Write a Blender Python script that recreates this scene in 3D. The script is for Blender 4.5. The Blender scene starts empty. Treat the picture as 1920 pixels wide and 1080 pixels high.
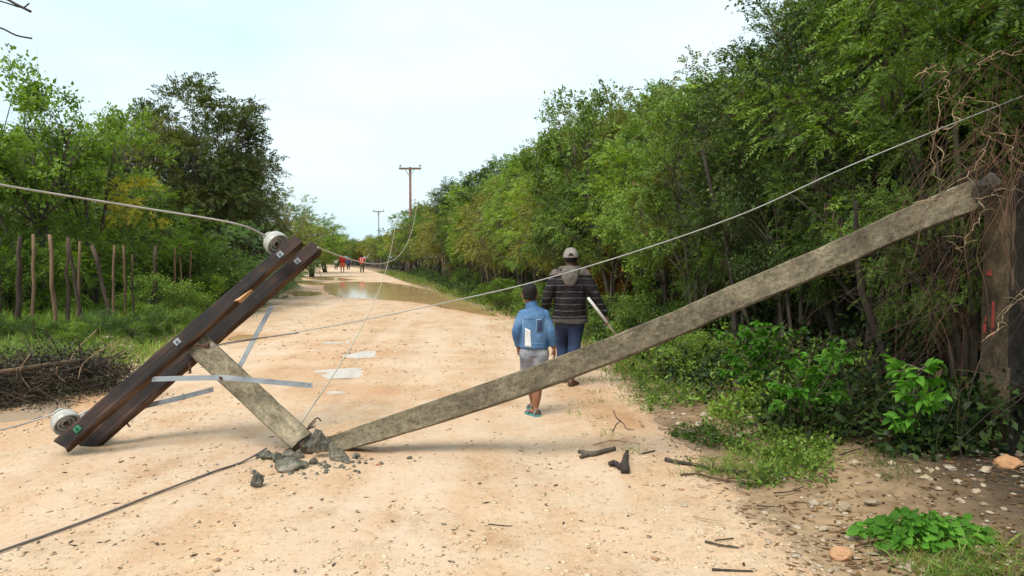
import bpy, bmesh, math, random
import numpy as np
from mathutils import Vector, Matrix, noise
from mathutils.bvhtree import BVHTree

# ------------------------------------------------------------------ camera, sky, sun, exposure
SC = bpy.context.scene
COL = SC.collection
F = 1450.0                      # focal length in photo pixels (1920 wide)
EYE = 1.6
PITCH = math.atan(58.0 / F)     # horizon at y = 482 of 1080
cam_d = bpy.data.cameras.new('camera')
cam_d.sensor_width = 36.0
cam_d.lens = 36.0 * F / 1920.0
cam_d.clip_start = 0.05
cam_d.clip_end = 4000
cam = bpy.data.objects.new('camera', cam_d)
COL.objects.link(cam)
cam.location = (0, 0, EYE)
cam.rotation_euler = (math.pi / 2 - PITCH, 0, 0)
SC.camera = cam

SUN_EL, SUN_AZ = math.radians(57), math.radians(-145)   # azimuth: direction the sun stands in, from +Y clockwise
w = bpy.data.worlds.new('World')
SC.world = w
w.use_nodes = True
nt = w.node_tree
nt.nodes.clear()
out = nt.nodes.new('ShaderNodeOutputWorld')
bg = nt.nodes.new('ShaderNodeBackground')
sky = nt.nodes.new('ShaderNodeTexSky')
sky.sky_type = 'NISHITA'
sky.sun_disc = False
sky.sun_elevation = SUN_EL
sky.sun_rotation = SUN_AZ
sky.dust_density = 3.0
tc = nt.nodes.new('ShaderNodeTexCoord')
mp = nt.nodes.new('ShaderNodeMapping')
mp.inputs['Scale'].default_value = (1.0, 1.0, 3.0)
nz = nt.nodes.new('ShaderNodeTexNoise')
nz.inputs['Scale'].default_value = 2.2
nz.inputs['Detail'].default_value = 5
nz.inputs['Roughness'].default_value = 0.5
cr = nt.nodes.new('ShaderNodeValToRGB')
cr.color_ramp.elements[0].position = 0.35
cr.color_ramp.elements[0].color = (2.95, 3.85, 4.15, 1)
cr.color_ramp.elements[1].position = 0.62
cr.color_ramp.elements[1].color = (3.75, 4.3, 4.45, 1)
mx = nt.nodes.new('ShaderNodeMixRGB')
mx.inputs[0].default_value = 0.86
nt.links.new(tc.outputs['Generated'], mp.inputs['Vector'])
nt.links.new(mp.outputs['Vector'], nz.inputs['Vector'])
nt.links.new(nz.outputs['Fac'], cr.inputs['Fac'])
nt.links.new(sky.outputs['Color'], mx.inputs[1])
nt.links.new(cr.outputs['Color'], mx.inputs[2])
nt.links.new(mx.outputs['Color'], bg.inputs['Color'])
bg.inputs['Strength'].default_value = 0.1
nt.links.new(bg.outputs['Background'], out.inputs['Surface'])

sun_d = bpy.data.lights.new('sun', 'SUN')
sun_d.energy = 1.35
sun_d.angle = math.radians(36)
sun_d.color = (1.0, 0.95, 0.86)
sun = bpy.data.objects.new('sun', sun_d)
COL.objects.link(sun)
sdir = Vector((math.sin(SUN_AZ) * math.cos(SUN_EL), math.cos(SUN_AZ) * math.cos(SUN_EL), math.sin(SUN_EL)))
sun.rotation_euler = sdir.to_track_quat('Z', 'Y').to_euler()
sun.location = (0, 0, 30)

SC.view_settings.view_transform = 'Standard'
SC.view_settings.look = 'None'
SC.view_settings.exposure = 1.47
SC.view_settings.gamma = 1.0
SC.view_settings.use_curve_mapping = False
SC.cycles.max_bounces = 6
SC.cycles.diffuse_bounces = 3
SC.cycles.transparent_max_bounces = 4
SC.cycles.caustics_reflective = False
SC.cycles.caustics_refractive = False

# ------------------------------------------------------------------ pixel -> place
CP, SP = math.cos(PITCH), math.sin(PITCH)
def ray(px, py):
    u, v = (px - 960) / F, (540 - py) / F
    return Vector((u, CP + v * SP, -SP + v * CP))
def P(px, py, d):
    r = ray(px, py)
    k = d / r.y
    return Vector((r.x * k, d, EYE + r.z * k))
def G(px, py, z=0.0):
    r = ray(px, py)
    k = (z - EYE) / r.z
    return Vector((r.x * k, r.y * k, z))

# ------------------------------------------------------------------ materials
def new_mat(name):
    m = bpy.data.materials.new(name)
    m.use_nodes = True
    n = m.node_tree
    b = n.nodes['Principled BSDF']
    return m, n, b
def N(n, t, **kw):
    x = n.nodes.new(t)
    for k, v in kw.items():
        if k in x.inputs: x.inputs[k].default_value = v
        else: setattr(x, k, v)
    return x
def ramp(n, fac, stops):
    r = n.nodes.new('ShaderNodeValToRGB')
    while len(r.color_ramp.elements) < len(stops): r.color_ramp.elements.new(0.5)
    for e, (p, c) in zip(r.color_ramp.elements, stops):
        e.position = p
        e.color = (c[0], c[1], c[2], 1) if not isinstance(c, (int, float)) else (c, c, c, 1)
    n.links.new(fac, r.inputs['Fac'])
    return r.outputs['Color']
def mixc(n, fac, a, b, mode='MIX'):
    m = n.nodes.new('ShaderNodeMixRGB')
    m.blend_type = mode
    for i, v in ((0, fac), (1, a), (2, b)):
        if isinstance(v, (int, float)): m.inputs[i].default_value = v if i == 0 else (v, v, v, 1)
        elif isinstance(v, tuple): m.inputs[i].default_value = (v[0], v[1], v[2], 1)
        else: n.links.new(v, m.inputs[i])
    return m.outputs['Color']
def math_n(n, op, a, b=0.0):
    m = n.nodes.new('ShaderNodeMath')
    m.operation = op
    for i, v in ((0, a), (1, b)):
        if isinstance(v, (int, float)): m.inputs[i].default_value = v
        else: n.links.new(v, m.inputs[i])
    return m.outputs[0]
def coord(n, kind='Object', scale=(1, 1, 1)):
    t = n.nodes.new('ShaderNodeTexCoord')
    m = n.nodes.new('ShaderNodeMapping')
    m.inputs['Scale'].default_value = scale
    n.links.new(t.outputs[kind], m.inputs['Vector'])
    return m.outputs['Vector']
def noise_f(n, vec, scale, detail=4, rough=0.55):
    x = N(n, 'ShaderNodeTexNoise', Scale=scale, Detail=detail, Roughness=rough)
    n.links.new(vec, x.inputs['Vector'])
    return x.outputs['Fac']
def bump(n, b, h, strength=0.3, dist=0.02):
    x = N(n, 'ShaderNodeBump', Strength=strength, Distance=dist)
    n.links.new(h, x.inputs['Height'])
    n.links.new(x.outputs['Normal'], b.inputs['Normal'])

def plain(name, c1, c2=None, scale=8, rough=0.8, bstr=0.2, bdist=0.01, spec=0.3, metal=0.0, stretch=(1, 1, 1)):
    m, n, b = new_mat(name)
    v = coord(n, 'Object', stretch)
    f = noise_f(n, v, scale)
    n.links.new(ramp(n, f, [(0.3, c1), (0.7, c2 or c1)]), b.inputs['Base Color'])
    b.inputs['Roughness'].default_value = rough
    b.inputs['Specular IOR Level'].default_value = spec
    b.inputs['Metallic'].default_value = metal
    if bstr: bump(n, b, noise_f(n, v, scale * 4, 6), bstr, bdist)
    return m

def leaf_mat(name, dark, mid, light, trans=0.35, accent=None, acc=0.06):
    m, n, b = new_mat(name)
    g = n.nodes.new('ShaderNodeNewGeometry')
    o = n.nodes.new('ShaderNodeObjectInfo')
    v = coord(n, 'Object')
    f1 = noise_f(n, v, 1.1, 3)
    s = math_n(n, 'ADD', math_n(n, 'MULTIPLY', math_n(n, 'SUBTRACT', math_n(n, 'MULTIPLY', f1, 1.7), .35), 0.55), math_n(n, 'MULTIPLY', g.outputs['Random Per Island'], 0.38))
    s = math_n(n, 'ADD', s, math_n(n, 'MULTIPLY', math_n(n, 'SUBTRACT', o.outputs['Random'], 0.5), 0.46))
    c = ramp(n, s, [(0.22, dark), (0.46, mid), (0.75, light)])
    if accent:
        k = math_n(n, 'LESS_THAN', math_n(n, 'FRACT', math_n(n, 'MULTIPLY', g.outputs['Random Per Island'], 17.3)), acc)
        c = mixc(n, k, c, accent)
    n.links.new(c, b.inputs['Base Color'])
    b.inputs['Roughness'].default_value = 0.5
    b.inputs['Specular IOR Level'].default_value = 0.25
    t = n.nodes.new('ShaderNodeBsdfTranslucent')
    c2 = mixc(n, 1.0, c, (1.25, 1.3, 0.55), 'MULTIPLY')
    n.links.new(c2, t.inputs['Color'])
    ms = n.nodes.new('ShaderNodeMixShader')
    ms.inputs[0].default_value = trans
    n.links.new(b.outputs['BSDF'], ms.inputs[1])
    n.links.new(t.outputs['BSDF'], ms.inputs[2])
    n.links.new(ms.outputs['Shader'], n.nodes['Material Output'].inputs['Surface'])
    return m

M = {}
M['leaf_fresh'] = leaf_mat('leaf_fresh', (.055, .105, .012), (.155, .26, .028), (.35, .47, .065), accent=(.20, .13, .03), acc=.03)
M['leaf_olive'] = leaf_mat('leaf_olive', (.08, .095, .016), (.19, .21, .035), (.36, .35, .07), accent=(.19, .10, .04), acc=.08)
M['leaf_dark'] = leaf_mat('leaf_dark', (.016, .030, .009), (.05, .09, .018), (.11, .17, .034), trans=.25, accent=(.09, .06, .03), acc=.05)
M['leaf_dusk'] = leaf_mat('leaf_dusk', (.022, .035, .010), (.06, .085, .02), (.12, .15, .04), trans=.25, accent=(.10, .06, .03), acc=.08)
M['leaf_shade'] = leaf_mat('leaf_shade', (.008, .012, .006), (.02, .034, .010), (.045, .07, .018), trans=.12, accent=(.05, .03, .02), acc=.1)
M['leaf_dusk2'] = leaf_mat('leaf_dusk2', (.016, .032, .008), (.065, .115, .018), (.17, .26, .042), trans=.28, accent=(.09, .06, .03), acc=.06)
M['leaf_mid'] = leaf_mat('leaf_mid', (.036, .07, .012), (.115, .195, .026), (.24, .36, .055), trans=.3, accent=(.12, .09, .03), acc=.04)
M['leaf_light'] = leaf_mat('leaf_light', (.07, .12, .016), (.15, .24, .03), (.25, .36, .06), trans=.42)
M['leaf_lush'] = leaf_mat('leaf_lush', (.06, .17, .016), (.12, .31, .03), (.22, .46, .06), trans=.45)
M['leaf_lush'].node_tree.nodes['Principled BSDF'].inputs['Roughness'].default_value = .7
M['leaf_blue'] = leaf_mat('leaf_blue', (.045, .09, .035), (.085, .155, .06), (.14, .23, .09), trans=.3)
M['leaf_yellow'] = leaf_mat('leaf_yellow', (.22, .20, .02), (.36, .32, .03), (.5, .42, .05))
M['leaf_rust'] = leaf_mat('leaf_rust', (.10, .15, .02), (.20, .22, .03), (.42, .22, .05), accent=(.45, .14, .05), acc=.25)
M['leaf_dry'] = leaf_mat('leaf_dry', (.05, .028, .014), (.12, .065, .03), (.24, .14, .06), trans=.1)
M['grass'] = leaf_mat('grass_blade', (.05, .09, .014), (.12, .20, .03), (.24, .32, .06), trans=.35, accent=(.3, .24, .1), acc=.12)
M['grass_tall'] = leaf_mat('grass_tall_blade', (.07, .13, .015), (.14, .235, .03), (.23, .34, .06), trans=.42, accent=(.3, .28, .08), acc=.06)
M['bark'] = plain('bark', (.045, .035, .027), (.13, .105, .08), 6, .9, .5, .02, stretch=(1, 1, .3))
M['bark_pale'] = plain('bark_pale', (.10, .075, .05), (.24, .19, .13), 6, .9, .5, .02, stretch=(1, 1, .3))
M['bark_dark'] = plain('bark_dark', (.022, .017, .014), (.075, .058, .045), 7, .9, .5, .02, stretch=(1, 1, .3))
M['dead_twig'] = plain('dead_twig', (.025, .018, .014), (.09, .06, .045), 3, .9, .2)
M['vine_brown'] = plain('vine_brown', (.055, .03, .02), (.16, .085, .052), 3, .9, .2)
M['vine_pale'] = plain('vine_pale', (.22, .15, .09), (.42, .30, .18), 3, .85, .2)
M['pod'] = plain('pod', (.05, .028, .022), (.12, .065, .05), 3, .7, .1)
M['post_grey'] = plain('post_grey', (.03, .021, .016), (.10, .07, .05), 8, .9, .5, .02, stretch=(1, 1, .2))
M['post_tan'] = plain('post_tan', (.09, .055, .035), (.27, .17, .10), 8, .9, .5, .02, stretch=(1, 1, .2))

def concrete_mat(name, base, dark, moss, pale, lo=.35):
    m, n, b = new_mat(name)
    v = coord(n, 'Object')
    f1 = noise_f(n, v, 3.2, 6, .65)
    f2 = noise_f(n, v, 11, 6, .7)
    c = ramp(n, f1, [(lo, dark), (.52, base), (.72, pale)])
    c = mixc(n, math_n(n, 'MULTIPLY', f2, .55), c, moss)
    vo = N(n, 'ShaderNodeTexVoronoi', Scale=90)
    n.links.new(v, vo.inputs['Vector'])
    sp = ramp(n, vo.outputs['Distance'], [(.0, .75), (.35, 1.0)])
    c = mixc(n, .5, c, mixc(n, 1.0, c, sp, 'MULTIPLY'))
    at_ = N(n, 'ShaderNodeAttribute', attribute_name='grain')
    mpg = n.nodes.new('ShaderNodeMapping'); mpg.inputs['Scale'].default_value = (3.0, 1, 1)
    n.links.new(at_.outputs['Vector'], mpg.inputs['Vector'])
    fg = noise_f(n, mpg.outputs['Vector'], 5.0, 8, .72)
    c = mixc(n, 1.0, c, ramp(n, fg, [(.34, .6), (.5, 1.0), (.66, 1.3)]), 'MULTIPLY')
    fine = noise_f(n, v, 45, 6, .75)
    c = mixc(n, 1.0, c, ramp(n, fine, [(.34, .6), (.52, 1.0), (.68, 1.25)]), 'MULTIPLY')
    f3 = noise_f(n, v, 1.3, 7, .75)
    c = mixc(n, 1.0, c, ramp(n, f3, [(.34, .42), (.5, .95), (.64, 1.25)]), 'MULTIPLY')
    ck = N(n, 'ShaderNodeTexVoronoi', Scale=2.6, feature='DISTANCE_TO_EDGE')
    wv = n.nodes.new('ShaderNodeVectorMath'); wv.operation = 'ADD'
    nn = N(n, 'ShaderNodeTexNoise', Scale=5.0, Detail=5); n.links.new(v, nn.inputs['Vector'])
    sc_ = n.nodes.new('ShaderNodeVectorMath'); sc_.operation = 'SCALE'; sc_.inputs['Scale'].default_value = .35
    n.links.new(nn.outputs['Color'], sc_.inputs[0]); n.links.new(v, wv.inputs[0]); n.links.new(sc_.outputs[0], wv.inputs[1])
    n.links.new(wv.outputs[0], ck.inputs['Vector'])
    c = mixc(n, math_n(n, 'MULTIPLY', math_n(n, 'LESS_THAN', ck.outputs['Distance'], .004), .3), c, (.03, .025, .02))
    n.links.new(c, b.inputs['Base Color'])
    b.inputs['Roughness'].default_value = .92
    b.inputs['Specular IOR Level'].default_value = .2
    h = math_n(n, 'ADD', noise_f(n, v, 38, 8, .7), math_n(n, 'MULTIPLY', noise_f(n, v, 9, 4), 1.3))
    bump(n, b, h, .55, .012)
    return m
M['concrete'] = concrete_mat('concrete', (.20, .165, .112), (.10, .082, .06), (.15, .125, .075), (.30, .255, .18))
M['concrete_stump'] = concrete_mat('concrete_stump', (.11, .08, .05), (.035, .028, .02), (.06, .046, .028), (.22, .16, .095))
M['concrete_broken'] = concrete_mat('concrete_broken', (.19, .175, .14), (.085, .082, .07), (.14, .13, .095), (.40, .36, .29))
M['concrete_pale'] = concrete_mat('concrete_pale', (.23, .19, .13), (.12, .10, .072), (.17, .14, .085), (.34, .285, .2))

m, n, b = new_mat('creosote_timber')
v = coord(n, 'Object', (1, 22, 22))
f1 = noise_f(n, v, 1.6, 6, .6)
v2 = coord(n, 'Object', (1, 1, 1))
f2 = noise_f(n, v2, 3.5, 5, .6)
c = ramp(n, f1, [(.3, (.007, .006, .0065)), (.5, (.022, .016, .0145)), (.68, (.06, .038, .028)), (.82, (.15, .115, .09))])
c2 = ramp(n, f2, [(.36, (.35, .36, .42)), (.5, (.9, .8, .75)), (.66, (1.9, 1.35, 1.1))])
n.links.new(mixc(n, 1.0, c, c2, 'MULTIPLY'), b.inputs['Base Color'])
b.inputs['Roughness'].default_value = .72
b.inputs['Specular IOR Level'].default_value = .3
bump(n, b, f1, .5, .01)
M['timber'] = m
m, n, b = new_mat('weathered_timber')
v = coord(n, 'Object', (1, 22, 22))
f1 = noise_f(n, v, 1.6, 6, .6)
f2 = noise_f(n, coord(n, 'Object'), 2.6, 5, .6)
c = ramp(n, f1, [(.28, (.03, .018, .012)), (.48, (.085, .045, .027)), (.66, (.17, .095, .058)), (.82, (.26, .17, .11))])
c = mixc(n, 1.0, c, ramp(n, f2, [(.36, .35), (.6, 1.1)]), 'MULTIPLY')
n.links.new(c, b.inputs['Base Color'])
b.inputs['Roughness'].default_value = .8
b.inputs['Specular IOR Level'].default_value = .2
bump(n, b, f1, .6, .01)
M['timber_brown'] = m
M['wood_raw'] = plain('wood_raw', (.42, .22, .10), (.6, .36, .18), 12, .8, .3, stretch=(1, 10, 10))
M['steel'] = plain('galvanised_steel', (.15, .165, .18), (.27, .29, .31), 9, .6, .1, .003, .4, .1)
M['rust'] = plain('rusty_steel', (.05, .025, .015), (.13, .06, .035), 20, .85, .2)
M['porcelain'] = plain('porcelain', (.30, .29, .255), (.50, .49, .45), 6, .25, .05, .002, .5)
M['wire'] = plain('aluminium_wire', (.30, .27, .25), (.45, .41, .37), 8, .55, 0, spec=.4, metal=.2)
M['wire_bright'] = plain('bright_wire', (.27, .26, .235), (.36, .345, .32), 8, .5, 0, spec=.4)
M['wire_tan'] = plain('tan_wire', (.40, .36, .27), (.50, .46, .36), 8, .6, 0)
M['wire_dark'] = plain('dark_wire', (.10, .085, .08), (.17, .145, .13), 8, .7, 0)
M['red_paint'] = plain('faded_red_paint', (.16, .045, .035), (.34, .045, .04), 30, .9, .3)
M['green_paint'] = plain('green_paint', (.02, .12, .06), (.04, .2, .1), 14, .7, .1)

def stone_mat(name, stops, scale=14):
    m, n, b = new_mat(name)
    g = n.nodes.new('ShaderNodeNewGeometry')
    o = n.nodes.new('ShaderNodeObjectInfo')
    r = math_n(n, 'FRACT', math_n(n, 'ADD', g.outputs['Random Per Island'], o.outputs['Random']))
    c = ramp(n, r, stops)
    v = coord(n, 'Object')
    f = noise_f(n, v, scale, 5, .65)
    c = mixc(n, 1.0, c, ramp(n, f, [(.3, .75), (.7, 1.12)]), 'MULTIPLY')
    n.links.new(c, b.inputs['Base Color'])
    b.inputs['Roughness'].default_value = .9
    b.inputs['Specular IOR Level'].default_value = .2
    bump(n, b, noise_f(n, v, scale * 4, 5), .4, .01)
    return m
M['stone'] = stone_mat('pale_stone', [(0, (.36, .28, .18)), (.35, (.46, .37, .26)), (.6, (.32, .23, .15)), (.8, (.42, .35, .27)), (1, (.27, .2, .13))])
M['stone_orange'] = stone_mat('orange_stone', [(0, (.42, .22, .11)), (1, (.46, .26, .14))])
M['gravel'] = stone_mat('road_gravel', [(0, (.52, .38, .23)), (.4, (.62, .48, .33)), (.80, (.54, .40, .26)), (.90, (.46, .31, .19)), (.965, (.36, .19, .10)), (.985, (.26, .2, .15)), (1, (.38, .15, .08))], 30)

# road: pale coral sand, blending into the verge soil at its edges
def soil_col(n, v):
    f1 = noise_f(n, v, .9, 5, .6)
    f2 = noise_f(n, v, 9, 6, .7)
    c = ramp(n, f1, [(.32, (.19, .125, .07)), (.5, (.30, .20, .115)), (.68, (.40, .275, .16))])
    c = mixc(n, .8, c, ramp(n, f2, [(.32, .5), (.55, 1.0), (.75, 1.25)]), 'MULTIPLY')
    return c
m, n, b = new_mat('coral_sand_road')
v = coord(n, 'Object')
f1 = noise_f(n, coord(n, 'Object', (1, .55, 1)), .45, 5, .6)
f2 = noise_f(n, v, 2.3, 6, .62)
f3 = noise_f(n, v, 19, 6, .72)
f4 = noise_f(n, v, 70, 4, .7)
sand = ramp(n, f1, [(.34, (.46, .28, .15)), (.5, (.53, .35, .21)), (.66, (.55, .40, .265))])
sand = mixc(n, ramp(n, f2, [(.42, 0.0), (.62, .7)]), sand, (.57, .435, .30))
sand = mixc(n, .6, sand, ramp(n, f3, [(.30, .42), (.45, .93), (.70, 1.14)]), 'MULTIPLY')
sand = mixc(n, .5, sand, ramp(n, f4, [(.32, .45), (.46, .97), (.72, 1.18)]), 'MULTIPLY')
vo = N(n, 'ShaderNodeTexVoronoi', Scale=26, Randomness=1.0)
n.links.new(v, vo.inputs['Vector'])
sepc = n.nodes.new('ShaderNodeSeparateColor')
n.links.new(vo.outputs['Color'], sepc.inputs['Color'])
peb = math_n(n, 'MULTIPLY', math_n(n, 'GREATER_THAN', sepc.outputs[0], .80), math_n(n, 'LESS_THAN', vo.outputs['Distance'], .33))
sand = mixc(n, peb, sand, mixc(n, sepc.outputs[1], (.60, .48, .33), (.30, .18, .09)))
tr = noise_f(n, coord(n, 'Object', (1.5, .12, 1)), 1.1, 4, .55)
sand = mixc(n, ramp(n, tr, [(.44, 0.0), (.62, .45)]), sand, (.61, .475, .36))
blot = noise_f(n, coord(n, 'Object', (1, .7, 1)), 1.4, 7, .7)
sand = mixc(n, 1.0, sand, ramp(n, blot, [(.32, (.80, .73, .66)), (.44, (.98, .96, .95)), (.62, (1.06, 1.05, 1.05))]), 'MULTIPLY')
wet = N(n, 'ShaderNodeAttribute', attribute_name='wet')
edge = N(n, 'ShaderNodeAttribute', attribute_name='edge')
wf = math_n(n, 'MULTIPLY', wet.outputs['Fac'], ramp(n, f2, [(.3, .5), (.6, 1.0)]))
sand = mixc(n, wf, sand, mixc(n, 1.0, sand, (.88, .68, .48), 'MULTIPLY'))
ef = math_n(n, 'ADD', edge.outputs['Fac'], math_n(n, 'MULTIPLY', math_n(n, 'SUBTRACT', f2, .5), 1.3))
ef = math_n(n, 'ADD', ef, math_n(n, 'MULTIPLY', math_n(n, 'SUBTRACT', f3, .5), .9))
ef = ramp(n, ef, [(.40, 0.0), (.62, 1.0)])
col = mixc(n, ef, sand, soil_col(n, v))
n.links.new(col, b.inputs['Base Color'])
rr = ramp(n, wf, [(0.0, .93), (1.0, .45)])
n.links.new(rr, b.inputs['Roughness'])
b.inputs['Specular IOR Level'].default_value = .3
h = math_n(n, 'ADD', f3, math_n(n, 'MULTIPLY', f4, .6))
h = math_n(n, 'ADD', h, math_n(n, 'MULTIPLY', f2, 1.0))
h = math_n(n, 'ADD', h, math_n(n, 'MULTIPLY', peb, .35))
bump(n, b, h, .5, .02)
M['road'] = m

m, n, b = new_mat('verge_soil')
v = coord(n, 'Object')
c = soil_col(n, v)
zf = N(n, 'ShaderNodeAttribute', attribute_name='forest')
zg = N(n, 'ShaderNodeAttribute', attribute_name='field')
f3 = noise_f(n, v, 14, 6, .7)
hum = ramp(n, f3, [(.3, (.022, .018, .013)), (.6, (.06, .045, .03)), (.75, (.11, .08, .05))])
grn = ramp(n, f3, [(.3, (.05, .075, .015)), (.6, (.10, .145, .03)), (.75, (.16, .17, .06))])
c = mixc(n, zf.outputs['Fac'], c, hum)
c = mixc(n, zg.outputs['Fac'], c, grn)
n.links.new(c, b.inputs['Base Color'])
b.inputs['Roughness'].default_value = .95
b.inputs['Specular IOR Level'].default_value = .15
bump(n, b, f3, .6, .03)
M['ground'] = m

m, n, b = new_mat('muddy_water')
v = coord(n, 'Object', (1, 1, 1))
n.links.new(ramp(n, noise_f(n, v, .5, 3), [(.3, (.42, .265, .115)), (.7, (.50, .33, .16))]), b.inputs['Base Color'])
b.inputs['Roughness'].default_value = .06
b.inputs['IOR'].default_value = 1.33
b.inputs['Specular IOR Level'].default_value = .06
bump(n, b, noise_f(n, v, 7, 2), .03, .01)
M['water'] = m
m, n, b = new_mat('clear_film_water')
b.inputs['Base Color'].default_value = (.47, .345, .235, 1)
b.inputs['Roughness'].default_value = .16
b.inputs['Specular IOR Level'].default_value = .55
bump(n, b, noise_f(n, coord(n, 'Object'), 5, 3), .05, .01)
M['film'] = m

# ------------------------------------------------------------------ object helpers
def tag(o, label=None, cat=None, group=None, kind=None):
    if label: o['label'] = label
    if cat: o['category'] = cat
    if group: o['group'] = group
    if kind: o['kind'] = kind
    return o
def empty(name, loc=(0, 0, 0), rot=(0, 0, 0), scale=1.0):
    o = bpy.data.objects.new(name, None)
    COL.objects.link(o)
    o.location = loc
    o.rotation_euler = rot
    o.scale = (scale,) * 3 if isinstance(scale, (int, float)) else scale
    o.empty_display_size = .1
    return o
def link(name, me, mat=None, parent=None):
    o = bpy.data.objects.new(name, me)
    COL.objects.link(o)
    if mat is not None and not me.materials:
        for x in (mat if isinstance(mat, (list, tuple)) else [mat]): me.materials.append(x)
    if parent is not None: o.parent = parent
    return o
def np_mesh(name, V, Fc, mat=None, smooth=False):
    """V (n,3), Fc (m,k) with k constant"""
    V = np.asarray(V, dtype=np.float32)
    Fc = np.asarray(Fc, dtype=np.int32)
    me = bpy.data.meshes.new(name)
    me.vertices.add(len(V))
    me.vertices.foreach_set('co', V.ravel())
    k = Fc.shape[1]
    me.loops.add(Fc.size)
    me.loops.foreach_set('vertex_index', Fc.ravel())
    me.polygons.add(len(Fc))
    me.polygons.foreach_set('loop_start', np.arange(0, Fc.size, k, dtype=np.int32))
    if smooth: me.polygons.foreach_set('use_smooth', np.ones(len(Fc), dtype=bool))
    me.update(calc_edges=True)
    if mat is not None:
        for x in (mat if isinstance(mat, (list, tuple)) else [mat]): me.materials.append(x)
    return me

class MB:
    def __init__(s): s.v = []; s.f = []; s.m = []
    def add(s, vs, fs, mi=0):
        o = len(s.v)
        s.v += [tuple(x) for x in vs]
        s.f += [tuple(i + o for i in f) for f in fs]
        s.m += [mi] * len(fs)
    def rings(s, rings, cap=True, mi=0):
        k = len(rings[0])
        vs = [p for r in rings for p in r]
        fs = []
        for i in range(len(rings) - 1):
            for j in range(k):
                a, b2 = i * k + j, i * k + (j + 1) % k
                fs.append((a, b2, b2 + k, a + k))
        if cap:
            fs.append(tuple(range(k))[::-1])
            fs.append(tuple((len(rings) - 1) * k + j for j in range(k)))
        s.add(vs, fs, mi)
    def tube(s, pts, rad, sides=6, mi=0, cap=True):
        pts = [Vector(p) for p in pts]
        n_ = len(pts)
        if isinstance(rad, (int, float)): rad = [rad] * n_
        rs = []
        up = None
        for i, p in enumerate(pts):
            t = (pts[min(i + 1, n_ - 1)] - pts[max(i - 1, 0)])
            if t.length < 1e-9: t = Vector((0, 0, 1))
            t.normalize()
            if up is None:
                up = Vector((0, 0, 1)) if abs(t.z) < .9 else Vector((1, 0, 0))
            x = up.cross(t)
            if x.length < 1e-6: x = Vector((1, 0, 0)).cross(t)
            x.normalize()
            y = t.cross(x)
            up = y
            rs.append([p + (x * math.cos(a) + y * math.sin(a)) * rad[i] for a in (2 * math.pi * j / sides for j in range(sides))])
        s.rings(rs, cap, mi)
    def box(s, c, ax, ay, az, mi=0):
        c, ax, ay, az = Vector(c), Vector(ax), Vector(ay), Vector(az)
        vs = [c + ax * i + ay * j + az * k for i in (-1, 1) for j in (-1, 1) for k in (-1, 1)]
        fs = [(0, 1, 3, 2), (4, 6, 7, 5), (0, 4, 5, 1), (2, 3, 7, 6), (0, 2, 6, 4), (1, 5, 7, 3)]
        s.add(vs, fs, mi)
    def lathe(s, base, axis, prof, sides=20, mi=0):
        axis = Vector(axis).normalized()
        x = axis.orthogonal().normalized()
        y = axis.cross(x)
        base = Vector(base)
        rs = [[base + axis * h + (x * math.cos(a) + y * math.sin(a)) * max(r, 1e-4) for a in (2 * math.pi * j / sides for j in range(sides))] for r, h in prof]
        s.rings(rs, True, mi)
    def mesh(s, name, mat=None, smooth=False):
        me = bpy.data.meshes.new(name)
        me.from_pydata(s.v, [], s.f)
        if mat is not None:
            for x in (mat if isinstance(mat, (list, tuple)) else [mat]): me.materials.append(x)
        me.polygons.foreach_set('material_index', s.m)
        if smooth: me.polygons.foreach_set('use_smooth', [True] * len(s.f))
        bm = bmesh.new(); bm.from_mesh(me)
        bmesh.ops.recalc_face_normals(bm, faces=bm.faces)
        bm.to_mesh(me); bm.free()
        me.update()
        return me
    def build(s, name, mat, parent=None, smooth=False):
        return link(name, s.mesh(name, mat, smooth), None, parent)

def spline(pts, k=8):
    """Catmull-Rom through points"""
    p = [Vector(x) for x in pts]
    p = [p[0] * 2 - p[1]] + p + [p[-1] * 2 - p[-2]]
    o = []
    for i in range(1, len(p) - 2):
        for j in range(k):
            t = j / k
            a, b2, c, d = p[i - 1], p[i], p[i + 1], p[i + 2]
            o.append(.5 * ((2 * b2) + (c - a) * t + (2 * a - 5 * b2 + 4 * c - d) * t * t + (3 * b2 - a - 3 * c + d) * t ** 3))
    o.append(p[-2])
    return o

# ------------------------------------------------------------------ the lie of the land
LY = np.array([-40, 0, 4, 7.8, 11.1, 19.7, 40, 70, 100, 150, 400.])
LX = np.array([-4.6, -4.7, -4.9, -5.2, -5.6, -7.1, -11.9, -19.0, -27.5, -45, -160.])
RY = np.array([-40, 0, 3.9, 7.3, 10.5, 13.8, 19.7, 30, 48, 70, 100, 150, 400.])
RX = np.array([1.5, 1.5, 1.40, 1.30, 1.30, 1.05, 0.0, -2.3, -6.6, -11.6, -18.9, -34, -135.])
def Lx(y): return np.interp(y, LY, LX)
def Rx(y): return np.interp(y, RY, RX)
def sm(x): x = np.clip(x, 0, 1); return x * x * (3 - 2 * x)
def nse(x, y, s, z=0.0): return noise.noise((x * s, y * s, z))

def poly_sd(px, py, poly):
    """signed distance to polygon (negative inside), vectorised"""
    d = np.full(px.shape, 1e9); ins = np.zeros(px.shape, bool)
    n_ = len(poly)
    for i in range(n_):
        x1, y1 = poly[i]; x2, y2 = poly[(i + 1) % n_]
        ex, ey = x2 - x1, y2 - y1
        t = np.clip(((px - x1) * ex + (py - y1) * ey) / (ex * ex + ey * ey + 1e-12), 0, 1)
        d = np.minimum(d, np.hypot(px - x1 - t * ex, py - y1 - t * ey))
        c = ((y1 > py) != (y2 > py)) & (px < (x2 - x1) * (py - y1) / (y2 - y1 + 1e-12) + x1)
        ins ^= c
    return np.where(ins, -d, d)

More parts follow.
